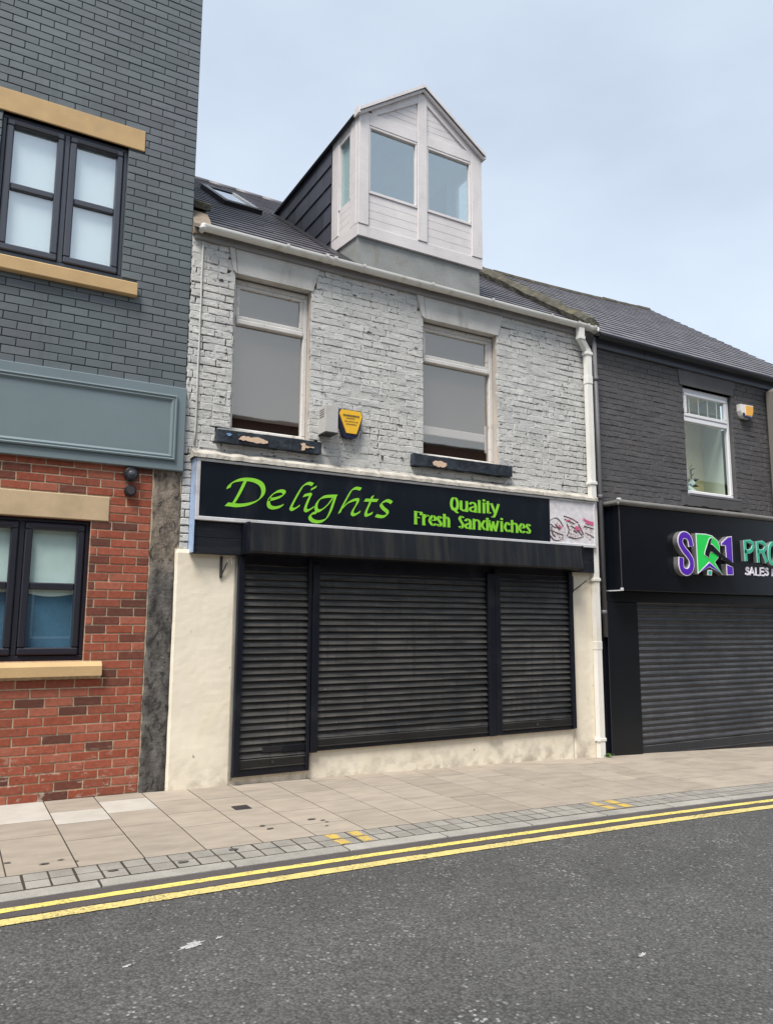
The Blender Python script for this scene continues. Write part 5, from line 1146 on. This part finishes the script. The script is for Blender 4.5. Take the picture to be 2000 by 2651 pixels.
# logo lettering, raised off the box
LT = thing('logo_sign', 'raised purple and green SR1 letters with teal PRO on black sign box', 'sign', (9.2, -.27, 2.1))
def solid(name, mat, poly, y0, y1, par=LT):
    m = MB(); m.prism(poly, y0, y1); return obj(name, m, mat, par)
sp_ = smooth_line(LOGO_S, 5)
def stroke_letter(name, lines, wd, mats, y, ring=.011, back=-.262, sm=True):
    m = MB()
    for k, l in enumerate(lines): pen(m, smooth_line(l, 5) if sm else [Vector(p) for p in l], (0, 0), wd/2+ring, y-.0006*k, back)
    o = obj(name, m, mats[0], LT); m = MB()
    for k, l in enumerate(lines): pen(m, smooth_line(l, 5) if sm else [Vector(p) for p in l], (0, 0), wd/2, y-.003-.0006*k)
    obj('face', m, mats[1], o); m = MB()
    for k, l in enumerate(lines): pen(m, smooth_line(l, 5) if sm else [Vector(p) for p in l], (0, 0), wd/2+ring+.0015, y+.006-.0006*k, back)
    obj('return_edge', m, MT['returns'], o); return o
stroke_letter('letter', [LOGO_S], .075, (MT['letterw'], MT['logopurple']), -.34, .012)
def poly_letter(poly, mf, mo, y, ring=.012):
    o = solid('letter', mo, offset_poly(poly, ring*.35), y, y+.004); m = MB(); m.prism(offset_poly(poly, ring*.45), y+.0045, -.262); obj('return_edge', m, MT['returns'], o)
    m = MB(); m.prism(offset_poly(poly, -ring*.65), y-.003, y-.0005); obj('face', mf, ) if False else obj('face', m, mf, o); return o
poly_letter(LOGO_R, MT['logogreen'], MT['letterw'], -.34); poly_letter(LOGO_ONEA, MT['logopurple'], MT['letterw'], -.34); poly_letter(LOGO_ONEB, MT['logopurple'], MT['letterw'], -.34)
solid('hammer_outline', MT['letterw'], offset_poly(LOGO_HAMMER[:8]+LOGO_HAMMER[13:], .010), -.3475, -.3445); solid('hammer', MT['shopblack'], LOGO_HAMMER, -.3515, -.3482)
poly_letter(LOGO_CHEV, MT['logopurple'], MT['letterw'], -.345, .010); poly_letter(LOGO_SQ, MT['teal'], MT['letterw'], -.335, .012)
for ch, lines in PRO: stroke_letter('letter', lines, .040, (MT['mint'], MT['teal']), -.32, .008, sm=(ch == 'O'))
for ch, lines in SALES:
    m = MB()
    for k, l in enumerate(lines): pen(m, smooth_line(l, 4) if ch[0] == 'S' else [Vector(p) for p in l], (0, 0), .0125, -.272-.0006*k, -.2605)
    obj('letter', m, MT['letterw'], LT)
# projecting clad bay at the very edge
t = thing('clad_bay', 'plain taupe projecting box on the wall at the far right edge', 'cladding', (11.6, -.2, 3.05))
obj('box', MB().box(10.615, 12.6, -.45, -.002, 3.03, 5.03, .06), MT['bay'], t)

# ---- weed at the foot of the downpipe
t = thing('weed', 'small green weed growing at the foot of the white downpipe', 'plant', (7.0, -.12, g(7)))
m = MB(); rr = random.Random(8)
for k in range(90):
    a = rr.uniform(0, 6.283); rad = abs(rr.gauss(0, .045)); x = 6.99+rad*math.cos(a)*1.3; y = -.11+rad*math.sin(a)*.7; z = g(7)+rr.uniform(.005, .045)*(1.2-rad*8)
    z = max(z, g(7)+.004); s = rr.uniform(.007, .016); u = Vector((rr.uniform(-1, 1), rr.uniform(-1, 1), rr.uniform(-.2, .8))).normalized(); v = u.cross(Vector((rr.uniform(-1, 1), rr.uniform(-1, 1), 1))).normalized()
    p = Vector((x, y, z)); m.add([p-u*s, p+v*s*.5, p+u*s, p-v*s*.5], [(0, 1, 2, 3)])
obj('leaves', m, MT['leaf'], t)
m = MB()
for k in range(14):
    a = rr.uniform(0, 6.283); m.tube([(6.98, -.10, g(7)), (6.98+.05*math.cos(a), -.11+.03*math.sin(a), g(7)+.03)], .0015, 4, False)
obj('stems', m, MT['leafd'], t)

# ---- terrace on the other side of the street, mirrored in the upper windows
FT = thing('far_terrace', 'brown brick terrace across the road mirrored in the upper windows', 'building', (5, -20, 0))
f, rv = wall_open(-24, 34, -.6, 8.02, [(x, x+1.1, z, z+1.6) for x in range(-22, 33, 3) for z in (1.0, 4.2)], -16.0, -16.15); obj('wall', f, MT['farbrick'], FT); obj('window_reveal', rv, MT['farbrick'], FT)
for x in range(-22, 33, 3):
    for z in (1.0, 4.2):
        wn = obj('window', frame_mb(x, x+1.1, z, z+1.6, .06, -16.12, -16.06), MT['upvc'], FT); obj('pane', MB().box(x+.05, x+1.05, -16.13, -16.125, z+.05, z+1.55), MT['farglass'], wn)
obj('coping', MB().box(-24, 34, -16.4, -15.95, 8.02, 8.10), MT['ridge'], FT)
obj('back', MB().box(-24, 34, -24, -16.2, -.6, 7.6), MT['farbrick'], FT)

for o in BASES: del o['_base']
